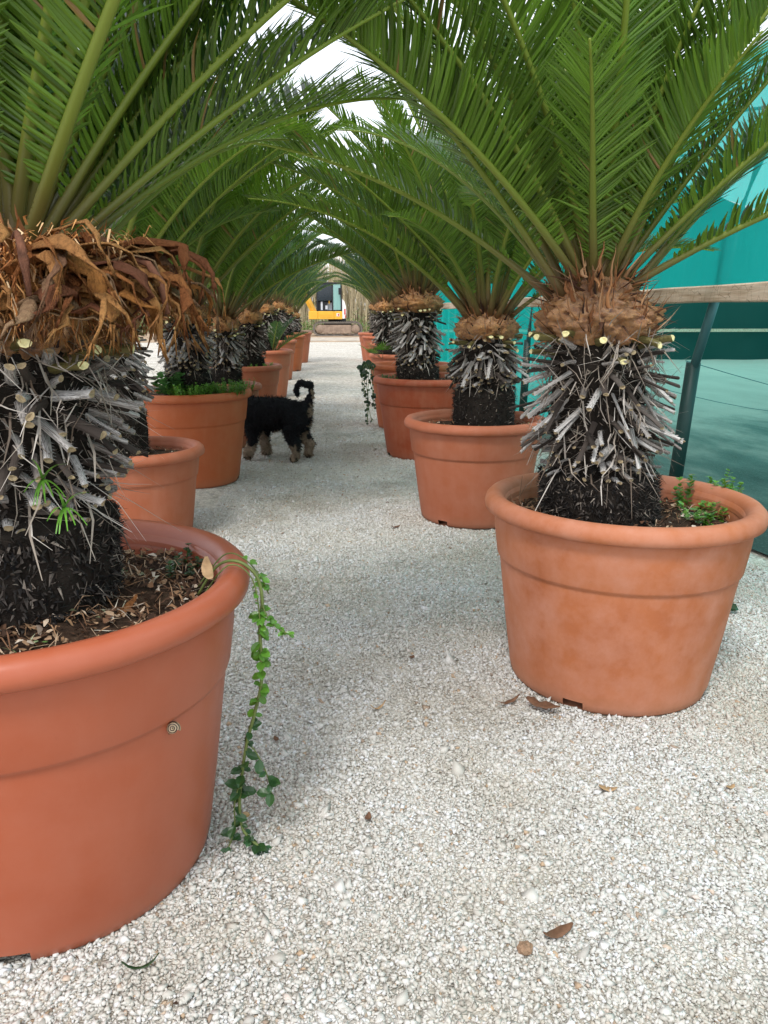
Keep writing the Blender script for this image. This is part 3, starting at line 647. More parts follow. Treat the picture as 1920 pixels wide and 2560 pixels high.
weed_tuft('pot_weed', (.66, 4.8, .60), 12, .03, .08, .02, .005, M['weed_dark'], 'low dark weed on a clod of soil in the dusty pot', seed=14)
weed_tuft('pot_weed', (-.40, 1.95, .655), 5, .06, .07, .020, .009, M['weed_dark'], 'dark round leaved weed at the back of the glossy pot', group='weeds in the glossy pot', seed=15, up=.6)
weed_tuft('pot_weed', (-.36, 1.56, .645), 5, .025, .06, .022, .010, M['weed'], 'small green seedling in the dry litter of the glossy pot', group='weeds in the glossy pot', seed=16, up=.5)
# grass tuft growing out of the nearest trunk
b = MB(); g = random.Random(4)
for k in range(9):
    P = [Vector((0, 0, 0))]; d = aer(R(-62 + g.uniform(-40, 40)), g.uniform(-.3, 1.1))
    for s in range(4): P.append(P[-1] + d * .02); d = (d + Vector((0, 0, -.25))).normalized()
    for i in range(4):
        s_ = d.cross(Vector((0, 0, 1))).normalized() * .0035 * (1 - i * .2); s2 = s_ * .7
        b.add([P[i] - s_, P[i] + s_, P[i + 1] + s2, P[i + 1] - s2], [(0, 1, 2, 3)])
for nm, loc, lab in (('grass_tuft', (-.545, 1.515, .99), 'fresh green grass tuft sprouting between the cut stubs of the shaggy palm'), ('grass_tuft', (-.515, 1.53, .93), 'lower green grass sprout hanging from the black bark of the shaggy palm')):
    tag(link(nm, b.me('grass_tuft', M['weed'])), lab, 'grass', 'grass sprouts on the shaggy palm').location = loc
# trailing weed over the rim of the near pot
t = empty('trailing_weed', (-.30, 1.72, .66)); tag(t, 'long trailing green weed hanging over the glossy pot rim to the gravel', 'weed')
O = Vector((-.30, 1.72, .66)); sb, lb, ld = MB(), MB(), MB(); g = random.Random(21)
main = bez([(-.30, 1.74, .66), (-.25, 1.72, .735), (-.20, 1.70, .752), (-.158, 1.69, .72), (-.147, 1.69, .66), (-.155, 1.69, .596), (-.156, 1.69, .463), (-.174, 1.69, .379), (-.198, 1.69, .293), (-.214, 1.69, .205), (-.224, 1.69, .115), (-.215, 1.68, .05), (-.17, 1.66, .012)])
sb.tube([p - O for p in main], [.0032 + .0014 * math.sin(i / len(main) * 3) for i in range(len(main))], 6)
br = [bez([(-.31, 1.78, .66), (-.24, 1.76, .748), (-.19, 1.735, .748), (-.15, 1.73, .70), (-.135, 1.73, .66)]), bez([(-.15, 1.69, .66), (-.135, 1.68, .62), (-.109, 1.68, .590), (-.085, 1.68, .575)]),
      bez([(-.20, 1.69, .29), (-.178, 1.685, .27), (-.152, 1.685, .202), (-.144, 1.685, .15)]), bez([(-.215, 1.69, .2), (-.235, 1.685, .13), (-.238, 1.68, .06), (-.255, 1.67, .012)]), bez([(-.29, 1.70, .66), (-.22, 1.685, .748), (-.165, 1.675, .715), (-.152, 1.68, .60)])]
for B_ in br: sb.tube([p - O for p in B_], .0018, 5)
def put(P, ks, n, Lr, spread=.8):
    for k in range(n):
        p = P[min(int(ks[0] * len(P) + (ks[1] - ks[0]) * len(P) * g.random()), len(P) - 1)] - O
        L = g.uniform(*Lr) * 1.15; leaf_poly(lb if p.z > -.30 else ld, p, aer(g.uniform(0, 6.283), g.uniform(-1.1, .5)), (g.gauss(0, .3), -.6, 1), L, L * .33, 0, .25)
put(main, (.38, .48), 34, (.014, .03)); put(main, (.47, .60), 14, (.015, .03)); put(main, (.60, .70), 12, (.012, .024)); put(main, (.70, .80), 16, (.018, .038)); put(main, (.80, .93), 9, (.014, .028)); put(main, (.93, 1), 12, (.02, .035))
put(br[0], (.55, 1), 16, (.014, .026)); put(br[1], (.3, 1), 24, (.010, .02)); put(br[2], (.4, 1), 10, (.018, .036)); put(br[3], (.3, 1), 12, (.018, .034)); put(br[4], (.7, 1), 9, (.012, .022))
link('stem', sb.me('stem', M['stem'], True), t); lf = link('leaves', lb.me('leaves', M['weed']), t); lf['kind'] = 'stuff'; lf = link('lower_leaves', ld.me('lower_leaves', M['weed_dark']), t); lf['kind'] = 'stuff'  # leaves low on the stem use the darker green
# ivy over the side of a far pot
t = empty('hanging_ivy', (.60, 8.78, .70)); tag(t, 'dark ivy strands hanging down the side of an orange pot', 'ivy'); O = Vector((.60, 8.78, .70)); sb, lb = MB(), MB()
for k in range(6):
    x0 = .47 + .022 * k; bot = g.uniform(.10, .45)
    P = bez([(.62, 8.78, .70), (.57, 8.72, .755), (x0, 8.58, .73), (x0 - .02, 8.56, .55), (x0 + g.uniform(-.03, .03), 8.56, (bot + .5) / 2), (x0 + g.uniform(-.02, .04), 8.56, bot)])
    sb.tube([p - O for p in P], .003, 4)
    for j in range(16):
        p = g.choice(P[8:]) - O; L = g.uniform(.02, .04); leaf_poly(lb, p, aer(g.uniform(0, 6.28), g.uniform(-1.2, .2)), (0, -1, .5), L, L * .5)
for j in range(14):
    p = Vector((g.uniform(.44, .56), g.uniform(8.55, 8.7), g.uniform(.62, .76))) - O; leaf_poly(lb, p, aer(g.uniform(0, 6.28), g.uniform(-1, .3)), (0, -1, .5), .08, .035)
link('stem', sb.me('stem', M['stem']), t); lf = link('leaves', lb.me('leaves', M['ivy']), t); lf['kind'] = 'stuff'
# small fan palm and a sago offset
t = empty('fan_palm', (.86, 10.95, .66)); tag(t, 'small fan palm with pleated leaves leaning over a pot edge', 'fan palm')
for k, (az, el, s) in enumerate(((R(185), .55, .34), (R(150), .8, .3), (R(230), .5, .3), (R(270), .9, .28))):
    b = MB(); d = aer(az, el); tip = d * s * .6; b.tube([(0, 0, 0), tip * .5, tip], .004, 5, 1); side = Vector((-math.sin(az), math.cos(az), 0))
    for j in range(15):
        a = R(-80 + 160 * j / 14); dd = (d * math.cos(a) + side * math.sin(a)).normalized(); nn = d.cross(side)
        L = s * .62 * (1 - .2 * abs(math.sin(a))); w = dd.cross(nn).normalized() * .007
        b.add([tip - w * .3, tip + w * .3, tip + dd * L * .6 + w, tip + dd * L, tip + dd * L * .6 - w + nn * .006], [(0, 1, 2, 3, 4)])
    b.build('fan_leaf', [M['leaflet'], M['rachis']], t)
t = empty('sago_offset', (-.74, 12.25, .67)); tag(t, 'young sago offset with three small fronds at a far pot rim', 'palm')
for az, el in ((R(20), 1.15), (R(-25), .7), (R(-80), 1.0)): frond(t, Vector((0, 0, 0)), az, el, 8, 0, .8, True)
b = MB(); b.lathe([(.05, -.05), (.055, 0), (.04, .04), (.005, .06)], 10); b.build('stem_base', M['bark'], t)
# bare dry stalks in the chalky pot
t = empty('dry_stalks', (.73, 2.62, .58)); tag(t, 'bare dry brown weed stalks at the rim of the chalky pot', 'dry weed'); b = MB(); g = random.Random(8)
for k in range(16):
    p = Vector((g.uniform(-.03, .10), g.uniform(-.12, .1), -.02)); d = aer(g.uniform(0, 6.28), g.uniform(.7, 1.4)); L = g.uniform(.07, .21); e = p + d * L; m_ = p + d * L * .5 + Vector((g.gauss(0, .012), g.gauss(0, .012), .01))
    b.tube([p, m_, e], [.0014, .0011, .0006], 4); q = m_ + aer(g.uniform(0, 6.28), .5) * L * .4; b.tube([m_, q], [.0009, .0005], 4)
s_ = b.build('stalks', M['dry_stem'], t); s_['kind'] = 'stuff'
# crumpled husk pieces in the near pot
def scrap(name, loc, L, w, az, mat, label, cat, curl=.5, seed=0, el=0, group=None):
    g = random.Random(seed); N = 6; V = []
    for i in range(N + 1):
        s = i / N; ww = w * math.sin(math.pi * (.10 + .86 * s)) ** .7 * (1 + g.gauss(0, .10)); x = L * (s - .5); z = curl * L * ((s - .5) ** 2) * 1.4 + g.gauss(0, .02 * L)
        V += [(x, -ww, z + ww * .35), (x + g.gauss(0, .02 * L), 0, z), (x, ww, z + ww * .3 + g.gauss(0, .1 * w))]
    F = [(3 * i + k, 3 * i + k + 1, 3 * i + 4 + k, 3 * i + 3 + k) for i in range(N) for k in range(2)]
    o = link(name, mesh(name, V, F, mat, smooth=True), None, Matrix.Translation(loc) @ Matrix.Rotation(az, 4, 'Z') @ Matrix.Rotation(-el, 4, 'Y'))
    md = o.modifiers.new('thickness', 'SOLIDIFY'); md.thickness = .0012
    return tag(o, label, cat, group)
G = lambda x, y: gh(x, y) + .007
scrap('dead_leaf', (.486, 1.344, G(.486, 1.344)), .075, .013, .35, M['dead_leaf'], 'dark brown dead leaf with a thin stalk lying on open gravel beside a brown clod', 'leaf', .5, 1)
scrap('fallen_leaflet', (-.39, 1.32, G(-.39, 1.32)), .075, .0042, .2, M['green_leaf'], 'dark green curved leaflet lying on the gravel by the foot of the glossy pot', 'leaf', 1.0, 2)
scrap('dead_leaf', (.783, 1.846, G(.783, 1.846)), .05, .012, -.2, M['tan_leaf'], 'small tan dead leaf on the gravel in front of the chalky pot', 'leaf', .5, 3)
scrap('dead_leaf', (.328, 2.722, G(.328, 2.722)), .028, .009, 1.0, M['dead_leaf'], 'tiny dark dead leaf in the middle of the path level with the chalky pot', 'leaf', .5, 4)
scrap('dead_leaf', (.169, 2.347, G(.169, 2.347)), .06, .006, .5, M['tan_leaf'], 'narrow pale curled dead leaf in the middle of the path', 'leaf', 1.2, 5)
scrap('dead_leaf', (.10, 1.771, G(.1, 1.771)), .03, .009, 1.3, M['dead_leaf'], 'tiny brown crumpled leaf beside the hanging tip of the trailing weed', 'leaf', .9, 6)
scrap('dead_leaf', (1.126, 1.818, G(1.126, 1.818)), .03, .008, .3, M['tan_leaf'], 'tiny light brown leaf close to the foot of the chalky pot', 'leaf', .6, 7)
scrap('dead_leaf', (.445, 4.599, G(.445, 4.6)), .06, .012, .3, M['dead_leaf'], 'dark dead leaf on the path next to the dusty pot', 'leaf', .5, 8)
scrap('dead_leaf', (-.165, 2.185, G(-.165, 2.185)), .03, .008, 2, M['dead_leaf'], 'tiny dark leaf under the shadowed side of the glossy pot', 'leaf', .5, 9)
scrap('dead_leaf', (1.818, 3.096, G(1.818, 3.096) + .008), .07, .026, .9, M['green_leaf'], 'black curled leaf lying between the chalky pot and the green ground mat', 'leaf', .9, 10)
scrap('dead_leaf', (.62, 2.35, G(.62, 2.35) + .004), .10, .008, .5, M['dead_leaf'], 'long brown dry leaf pushed against the foot of the chalky pot', 'leaf', .5, 11)
scrap('dead_leaf', (.72, 2.29, G(.72, 2.29) + .01), .12, .022, -.7, M['dead_leaf'], 'crumpled brown husk wedged under the foot of the chalky pot', 'leaf', .4, 12)
scrap('husk_scrap', (-.268, 1.685, .735), .055, .013, 1.9, M['tan_leaf'], 'crumpled tan husk piece sticking up at the rim of the glossy pot', 'husk', 1.2, 13, .9)
scrap('husk_scrap', (-.44, 1.64, .665), .075, .012, .9, M['husk'], 'brown husk strip standing in the litter of the glossy pot', 'husk', .3, 14, .5)
scrap('husk_scrap', (-.47, 1.44, .66), .07, .010, .4, M['tan_leaf'], 'pale husk strip beside the trunk foot in the glossy pot', 'husk', .5, 15, .5)
scrap('husk_scrap', (-.395, 1.50, .66), .05, .010, 2.0, M['husk'], 'small upright husk chip at the near inside of the glossy pot', 'husk', .3, 16, 1.0)
def ground_litter():
    g = random.Random(77); b = MB()
    for _ in range(420):
        k = g.choice(list(SPOTS)); x, y, rr = SPOTS[k][:3]
        if y > 8: continue
        a = g.uniform(0, 6.283); r = rr * .74 + abs(g.gauss(0, .16)) + .01; px, py = x + r * math.cos(a), y + r * math.sin(a)
        if any((px - q[0]) ** 2 + (py - q[1]) ** 2 < (q[2] + .01) ** 2 for q in POT_FEET): continue
        p = Vector((px, py, gh(px, py) + .005)); d = aer(g.uniform(0, 6.28), g.gauss(0, .2)); s_ = Vector((-d.y, d.x, g.uniform(-.4, .4))).normalized()
        L, w = (g.uniform(.01, .04), .001) if g.random() < .6 else (g.uniform(.005, .014), g.uniform(.002, .005))
        m_ = p + d * L * .5 + Vector((0, 0, .003)); e = p + d * L
        b.add([p - s_ * w * .5, p + s_ * w * .5, m_ + s_ * w, m_ - s_ * w, e + s_ * w * .2, e - s_ * w * .2], [(0, 1, 2, 3), (3, 2, 4, 5)])
    tag(b.build('ground_litter', M['litter']), 'fine brown plant crumbs scattered on the gravel round the pots', 'litter', kind='stuff')
ground_litter()
# brown clod
bm = bmesh.new(); bmesh.ops.create_icosphere(bm, subdivisions=3, radius=.016)
for v_ in bm.verts: v_.co *= 1 + .30 * noise.noise(v_.co * 130); v_.co.z *= .7
me = bpy.data.meshes.new('soil_clod'); bm.to_mesh(me); bm.free(); M['clod'] = plain('clod', (.30, .19, .12), .95, .4, 120, .2, bump=.6); me.materials.append(M['clod'])
tag(link('soil_clod', me), 'round crumbly brown clod on the gravel beside the dark dead leaf', 'clod').location = (.403, 1.307, G(.403, 1.307) + .006)
# striped snail on the near pot
t = NT('snail_shell'); c_ = t.n('TexWave', wave_type='RINGS', rings_direction='Z'); c_.inputs['Scale'].default_value = 75; c_.inputs['Distortion'].default_value = 2; t.l(t.coord(), c_.inputs[0])
M['snail_shell'] = t.set(t.ramp(c_.outputs['Fac'], [(.45, (.06, .03, .02)), (.60, (.40, .30, .18))]), .4, .5)
pd = Vector((.813, -.583, 0)).normalized(); sn = empty('snail', (-.691 + pd.x * .453, 1.732 + pd.y * .453, .466)); tag(sn, 'small striped snail stuck to the side of the glossy pot', 'snail')
b = MB(); V = []; N, K = 40, 10
for i in range(N + 1):
    s = i / N; a = s * 4.2 * math.pi; rr_ = .0088 * (1 - .88 * s); tr = .0068 * (1 - .8 * s)
    for k in range(K):
        q = 2 * math.pi * k / K; r_ = rr_ + tr * math.cos(q); V.append((r_ * math.cos(a), r_ * math.sin(a), tr * math.sin(q) + .010 * s))
b.add(V, [(i * K + k, i * K + (k + 1) % K, (i + 1) * K + (k + 1) % K, (i + 1) * K + k) for i in range(N) for k in range(K)])
b.build('shell', M['snail_shell'], sn, True, frame(pd) @ Matrix.Rotation(R(55), 4, 'X') @ Matrix.Rotation(R(35), 4, 'Y') @ Matrix.Scale(1.05, 4))
b = MB(); b.tube([(-.001, -.012, -.008), (-.001, 0, -.003), (-.001, .011, .005)], [.002, .0045, .002], 8, 0, .6); b.build('foot', M['dead_leaf'], sn, True, frame(pd))

# ------------------------------------------------------------------ the dog
def make_dog(loc, heading):
    root = empty('dog', loc, heading); tag(root, 'shaggy black dog with tan legs and curled tail walking behind an orange pot', 'dog')
    J = []; E_ = []; RD = []
    def chain(pts, start=None):
        prev = start
        for (x, y, z, r) in pts:
            J.append((x, y, z)); RD.append(r); i = len(J) - 1
            if prev is not None: E_.append((prev, i))
            prev = i
        return prev
    chain([(.08, 0, .425, .118), (.20, 0, .42, .128), (.34, 0, .415, .138), (.47, 0, .42, .140)])
    chain([(.58, 0, .47, .098), (.67, 0, .53, .085), (.76, 0, .56, .082), (.84, 0, .535, .05), (.91, 0, .52, .04)], 3)
    chain([(.0, 0, .46, .07), (-.04, 0, .54, .026), (-.07, 0, .61, .023), (-.065, 0, .665, .024), (-.02, 0, .70, .026), (.04, 0, .695, .026), (.072, 0, .645, .024), (.05, 0, .585, .02)], 0)
    chain([(.09, .085, .33, .085), (.12, .095, .24, .062), (.055, .10, .15, .038), (.075, .10, .075, .034), (.085, .10, .030, .033), (.115, .10, .022, .026)], 0)
    chain([(.07, -.085, .33, .085), (.07, -.095, .24, .060), (-.02, -.10, .16, .036), (-.005, -.10, .075, .033), (.005, -.10, .030, .033), (.035, -.10, .022, .026)], 0)
    chain([(.46, .085, .34, .072), (.455, .09, .24, .048), (.485, .09, .13, .036), (.515, .09, .05, .035), (.545, .09, .024, .028)], 3)
    chain([(.44, -.085, .34, .072), (.42, -.09, .24, .048), (.40, -.09, .13, .036), (.395, -.09, .05, .035), (.42, -.09, .024, .028)], 3)
    me = bpy.data.meshes.new('dog_body'); me.from_pydata(J, E_, [])
    o = link('dog_body', me, root); sk = o.modifiers.new('skin', 'SKIN')
    for i, v_ in enumerate(me.skin_vertices[0].data): v_.radius = (RD[i] * 1.2, RD[i] * 1.2); v_.use_root = i == 0
    sd = o.modifiers.new('sub', 'SUBSURF'); sd.levels = sd.render_levels = 2
    dg = bpy.context.evaluated_depsgraph_get(); ev = o.evaluated_get(dg); em = bpy.data.meshes.new_from_object(ev); o.modifiers.clear(); old = o.data; o.data = em; bpy.data.meshes.remove(old)
    for v_ in em.vertices: v_.co += v_.normal * (.022 * noise.noise(v_.co * 18) + .012 * noise.noise(v_.co * 50))
    def coat(p):
        n_ = .05 * noise.noise(p * 14)
        leg = p.z + n_ < .165; rump = p.x + n_ < -.035 and .30 < p.z < .52 and abs(p.y) < .06; tailu = p.x + n_ < -.080 and .54 < p.z < .64; inner = p.z + n_ < .27 and abs(p.y) < .06 + n_
        if p.z < .045 and noise.noise(p * 30) > .0: return (.05, .035, .025)
        if leg and p.x + n_ < .05 - abs(n_) and p.z > .1 and abs(p.y) > .09: return (.02, .018, .016)
        if leg or rump or tailu or inner or p.x > .83: return (.25 + n_, .19 + n_, .135 + n_)
        return (.010, .010, .012)
    ca = em.color_attributes.new('coat', 'FLOAT_COLOR', 'POINT'); ca.data.foreach_set('color', [c for v_ in em.vertices for c in (*coat(v_.co), 1)])
    t = NT('dog_coat'); at_ = t.n('Attribute', attribute_name='coat'); t.bump(t.noise(t.coord(), 60, 5), .7, .01); t.set(at_.outputs['Color'], .9, .2); em.materials.clear(); em.materials.append(t.m)
    em.polygons.foreach_set('use_smooth', [True] * len(em.polygons))
    g = random.Random(3); b = MB(); cols = []; em.calc_loop_triangles()
    polys = [p for p in em.polygons]; wts = [p.area for p in polys]
    for p in g.choices(polys, wts, k=16000):
        vs = [em.vertices[i].co for i in p.vertices]; w_ = [g.random() for _ in vs]; sw = sum(w_); q = sum((v_ * a for v_, a in zip(vs, w_)), Vector()) / sw; nn = p.normal
        lie = Vector((-.35, 0, -.6)); d = (nn * g.uniform(.3, .9) + lie * .7 + Vector((g.gauss(0, .5), g.gauss(0, .5), g.gauss(0, .4)))).normalized()
        L = g.uniform(.018, .046) * (.7 if q.z < .2 else .5 if q.z > .58 and q.x < .1 else 1); s_ = d.cross(nn); s_ = (s_.normalized() if s_.length > .05 else Vector((1, 0, 0))) * g.uniform(.0016, .0036)
        m_ = q + d * L * .5; e = q + (d + lie * .35).normalized() * L
        b.add([q - s_, q + s_, m_ + s_ * .8, m_ - s_ * .8, e], [(0, 1, 2, 3), (3, 2, 4)]); c = coat(q); k_ = g.uniform(.7, 1.5); cols += [c_ for _ in range(5) for c_ in (c[0] * k_, c[1] * k_, c[2] * k_, 1)]
    fm = b.me('fur', t.m); ca = fm.color_attributes.new('coat', 'FLOAT_COLOR', 'POINT'); ca.data.foreach_set('color', cols)
    f_ = link('fur', fm, o); f_['kind'] = 'stuff'
    for sgn in (-1, 1):
        b = MB(); b.add([(.73, sgn * .055, .62), (.79, sgn * .055, .615), (.80, sgn * .10, .56), (.76, sgn * .115, .50), (.72, sgn * .10, .56), (.76, sgn * .085, .575)], [(0, 1, 5), (1, 2, 5), (2, 3, 5), (3, 4, 5), (4, 0, 5)]); ea = b.build('ear', M['fur_black'], o)
        md = ea.modifiers.new('thickness', 'SOLIDIFY'); md.thickness = .01
        bm = bmesh.new(); bmesh.ops.create_uvsphere(bm, u_segments=8, v_segments=6, radius=.011); m2 = bpy.data.meshes.new('eye'); bm.to_mesh(m2); bm.free(); m2.materials.append(M['black_gloss']); link('eye', m2, o, Matrix.Translation((.83, sgn * .04, .58)))
    bm = bmesh.new(); bmesh.ops.create_uvsphere(bm, u_segments=8, v_segments=6, radius=.018); m2 = bpy.data.meshes.new('nose'); bm.to_mesh(m2); bm.free(); m2.materials.append(M['black_gloss']); link('nose', m2, o, Matrix.Translation((.945, 0, .53)))
M['fur_black'] = plain('fur_black', (.010, .010, .012), .9, .4, 40); M['black_gloss'] = plain('black_gloss', (.01, .01, .012), .25, .1, 5)
make_dog((-.155, 6.93, -.004), R(180 - 12))

# ------------------------------------------------------------------ the excavator
M['digger_yellow'] = plain('digger_yellow', (.74, .40, .04), .4, .12, 3); M['digger_white'] = plain('digger_white', (.75, .75, .74), .45, .06, 3)
M['digger_black'] = plain('digger_black', (.012, .014, .018), .6, .3, 4); M['digger_red'] = plain('digger_red', (.55, .05, .04), .5, .1, 4)
M['mud_steel'] = plain('mud_steel', (.30, .22, .165), .95, .5, 5, .2, bump=.8); M['rubber'] = plain('rubber', (.16, .14, .12), .95, .4, 9, .2, bump=.7); M['seat_grey'] = plain('seat_grey', (.55, .57, .6), .8, .1, 5)
t = NT('cab_glass'); t.set((.35, .62, .58), .05, .5, Alpha=.55); M['cab_glass'] = t.m
t = NT('cab_glass_dark'); t.set((.03, .04, .05), .08, .5, Alpha=.75); M['cab_glass_dark'] = t.m
def excavator(loc):
    e = empty('excavator', loc); tag(e, 'yellow and white tracked excavator parked at the end of the path', 'excavator')
    x0, x1, zt, zr = -1.0, 1.72, .76, .38
    for yy in (0, 1.55):
        pr = []
        for k in range(13): a = math.pi / 2 + math.pi * k / 12; pr.append((x0 + zr + zr * math.cos(a), zr + zr * math.sin(a)))
        for k in range(13): a = -math.pi / 2 + math.pi * k / 12; pr.append((x1 - zr + zr * math.cos(a), zr + zr * math.sin(a)))
        n = len(pr); V = []; cx, cz = (x0 + x1) / 2, zr
        inn = [(x0 + zr + (p[0] - x0 - zr) * .78 if p[0] < x0 + zr + .01 else (x1 - zr + (p[0] - x1 + zr) * .78 if p[0] > x1 - zr - .01 else p[0]), zr + (p[1] - zr) * .78) for p in pr]
        for q in (pr, inn):
            for y_ in (0, .42): V += [(a, yy + y_, c) for a, c in q]
        F = []
        for k in range(n):
            k2 = (k + 1) % n; F += [(k, k2, n + k2, n + k), (2 * n + k, 3 * n + k, 3 * n + k2, 2 * n + k2), (k, 2 * n + k, 2 * n + k2, k2), (n + k, n + k2, 3 * n + k2, 3 * n + k)]
        tr = link('track', mesh('track', V, F, M['rubber']), e)
        L = MB()
        for s in np.linspace(x0 + zr, x1 - zr, 20): L.box((s - .03, yy - .012, zt - .01), (s + .03, yy + .43, zt + .025)); L.box((s - .03, yy - .012, -.0), (s + .03, yy + .43, .02))
        for c0, sg in ((x0 + zr, -1), (x1 - zr, 1)):
            for k in range(9):
                a = math.pi / 2 + sg * -math.pi * (k + .5) / 9 if sg > 0 else math.pi / 2 + math.pi * (k + .5) / 9
                L.box((zr - .01, yy - .012, -.03), (zr + .025, yy + .43, .03), 0, Matrix.Translation((c0, 0, zr)) @ Matrix.Rotation(-a, 4, 'Y'))
        o = L.build('track_lugs', M['rubber'], tr); o['kind'] = 'stuff'
        b = MB(); b.box((x0 + .5, yy + .02, .16), (x1 - .62, yy + .40, .60)); b.box((x0 + .2, yy + .03, .2), (x0 + .5, yy + .39, .56)); b.box((x1 - .66, yy + .05, .26), (x1 - .4, yy + .37, .5)); b.build('track_frame', M['mud_steel'], e)
        for wx in (x0 + zr, x1 - zr):
            b = MB(); b.lathe([(.01, -.2), (.2, -.2), (.24, -.16), (.24, .16), (.2, .2), (.01, .2)], 20); b.build('wheel', M['mud_steel'], e, True, Matrix.Translation((wx, yy + .21, zr)) @ Matrix.Rotation(R(90), 4, 'X'))
        for wx in np.linspace(x0 + .7, x1 - .7, 4):
            b = MB(); b.lathe([(.01, -.18), (.1, -.18), (.1, .18), (.01, .18)], 14); b.build('roller', M['mud_steel'], e, True, Matrix.Translation((wx, yy + .21, .17)) @ Matrix.Rotation(R(90), 4, 'X'))
    b = MB(); b.box((x0 + .6, .42, .3), (x1 - .6, 1.55, .72)); b.lathe([(.01, .0), (.5, .0), (.5, .2), (.01, .2)], 24); 
    b.V = b.V[:8] + [(v[0] + .35, v[1] + .95, v[2] + .72) for v in b.V[8:]]; b.build('undercarriage', M['digger_black'], e)
    # house: yellow lower panels with seams
    for (a0, a1, nm) in ((-1.22, -.72, 'side_panel'), (-.715, .16, 'side_panel'), (.165, .62, 'side_panel')):
        b = MB(); b.box((a0, -.02, .90), (a1, 1.95, 1.33)); o = b.build(nm, M['digger_yellow'], e); md = o.modifiers.new('bevel', 'BEVEL'); md.width = .02
    b = MB(); b.box((-.62, -.035, 1.03), (.06, -.02, 1.06)); b.box((-.62, -.035, 1.13), (.06, -.02, 1.16)); b.build('panel_rib', M['digger_yellow'], e)
    # white tail cover, curved
    b = MB(); pr = [(.62, .95), (.70, .93), (.80, .98), (.84, 1.3), (.82, 1.6), (.74, 1.85), (.62, 1.98)]
    V = [(a, y_, c) for y_ in (.0, 1.9) for a, c in pr]; n = len(pr); b.add(V, [tuple(range(n - 1, -1, -1)), tuple(range(n, 2 * n))] + [(k, (k + 1) % n, n + (k + 1) % n, n + k) for k in range(n)]); b.build('tail_cover', M['digger_white'], e)
    b = MB(); b.box((.72, -.012, 1.15), (.80, .0, 1.45)); b.box((.76, -.012, .98), (.81, .0, 1.12)); b.build('reflector', M['digger_red'], e)
    b = MB(); b.box((.30, -.034, 1.06), (.46, -.020, 1.22)); d_ = b.build('decal', M['digger_white'], e)
    b = MB(); b.box((.375, -.040, 1.085), (.44, -.035, 1.195)); b.box((.33, -.040, 1.12), (.355, -.035, 1.15)); b.build('decal_mark', M['digger_red'], d_)
    # cab
    b = MB(); X0, X1, Z0, Z1 = -.78, .60, 1.33, 2.75
    for (x, y) in ((X0, .0), (X1 - .07, .0), (X0, 1.0), (X1 - .07, 1.0), (.06, .0)): b.box((x, y, Z0), (x + .07, y + .07, Z1))
    b.box((X0, 0, Z1), (X1, 1.07, Z1 + .1)); b.box((X0, 0, Z0 - .002), (X1, 1.07, Z0 + .06)); b.build('cab_frame', M['digger_black'], e)
    b = MB(); b.box((.13, .02, Z0 + .07), (X1 - .07, .03, Z1)); b.build('side_window', M['cab_glass'], e)
    b = MB(); b.box((X1 - .04, .07, Z0 + .07), (X1 - .03, 1.0, Z1)); b.build('rear_window', M['cab_glass'], e)
    b = MB(); b.box((X0 + .02, .07, Z0 + .07), (X0 + .03, 1.0, Z1)); b.build('front_window', M['cab_glass'], e)
    b = MB(); b.box((-.2, .3, Z0 + .06), (.3, .8, Z0 + .45)); b.box((.2, .3, Z0 + .45), (.33, .8, Z0 + 1.05)); b.build('driver_seat', M['seat_grey'], e)
    b = MB(); b.box((-.55, .1, Z0 + .06), (-.45, .2, Z0 + .5)); b.box((-.30, .1, Z0 + .1), (-.18, .22, Z0 + .3)); b.build('control_console', M['seat_grey'], e)
    b = MB(); b.box((-.12, .1, Z0 + .4), (-.06, .16, Z0 + .75)); b.build('safety_lever', M['digger_yellow'], e)
    b = MB(); b.box((.42, -.16, 2.2), (.54, -.10, 2.55)); b.tube([(.5, -.1, 2.3), (.5, .02, 2.3)], .015, 6); b.build('mirror', M['digger_black'], e)
    b = MB(); b.box((X0 + .03, 1.02, Z0 + .06), (X1 - .06, 1.05, Z1)); b.box((X0 + .1, .75, Z0 + .06), (X1 - .1, 1.0, Z0 + .8)); b.box((-.72, .12, Z0 + .06), (-.2, .7, Z0 + .5)); b.build('cab_interior', M['digger_black'], e)
    b = MB(); b.box((-.74, .012, Z0 + .55), (.06, .02, Z1 - .01)); b.build('door_window', M['cab_glass_dark'], e)
    # boom and arm reaching forward
    b = MB(); b.tube([(-.9, 1.4, 1.2), (-1.6, 1.4, 2.6), (-2.6, 1.4, 3.2), (-3.9, 1.4, 2.7)], [.16, .19, .17, .12], 4); b.build('boom', M['digger_yellow'], e)
    b = MB(); b.tube([(-3.8, 1.4, 3.0), (-4.1, 1.4, 1.6), (-4.2, 1.4, .7)], [.12, .13, .09], 4); b.build('arm', M['digger_yellow'], e)
    b = MB(); b.tube([(-4.2, 1.1, .7), (-4.5, 1.1, .3), (-4.2, 1.1, .02), (-3.8, 1.1, .1)], .05, 6); b.tube([(-4.2, 1.7, .7), (-4.5, 1.7, .3), (-4.2, 1.7, .02), (-3.8, 1.7, .1)], .05, 6)
    b.add([(-4.22, 1.1, .72), (-4.22, 1.7, .72), (-4.5, 1.7, .3), (-4.5, 1.1, .3), (-4.2, 1.7, .0), (-4.2, 1.1, .0), (-3.75, 1.7, .08), (-3.75, 1.1, .08)], [(0, 1, 2, 3), (3, 2, 4, 5), (5, 4, 6, 7)]); b.build('bucket', M['mud_steel'], e)
    b = MB(); b.box((-1.9, -.1, .05), (-1.8, 2.0, .5)); b.box((-1.8, .5, .2), (-.7, .6, .3)); b.box((-1.8, 1.4, .2), (-.7, 1.5, .3)); b.build('dozer_blade', M['mud_steel'], e)
excavator((.60, 43.6, .004))
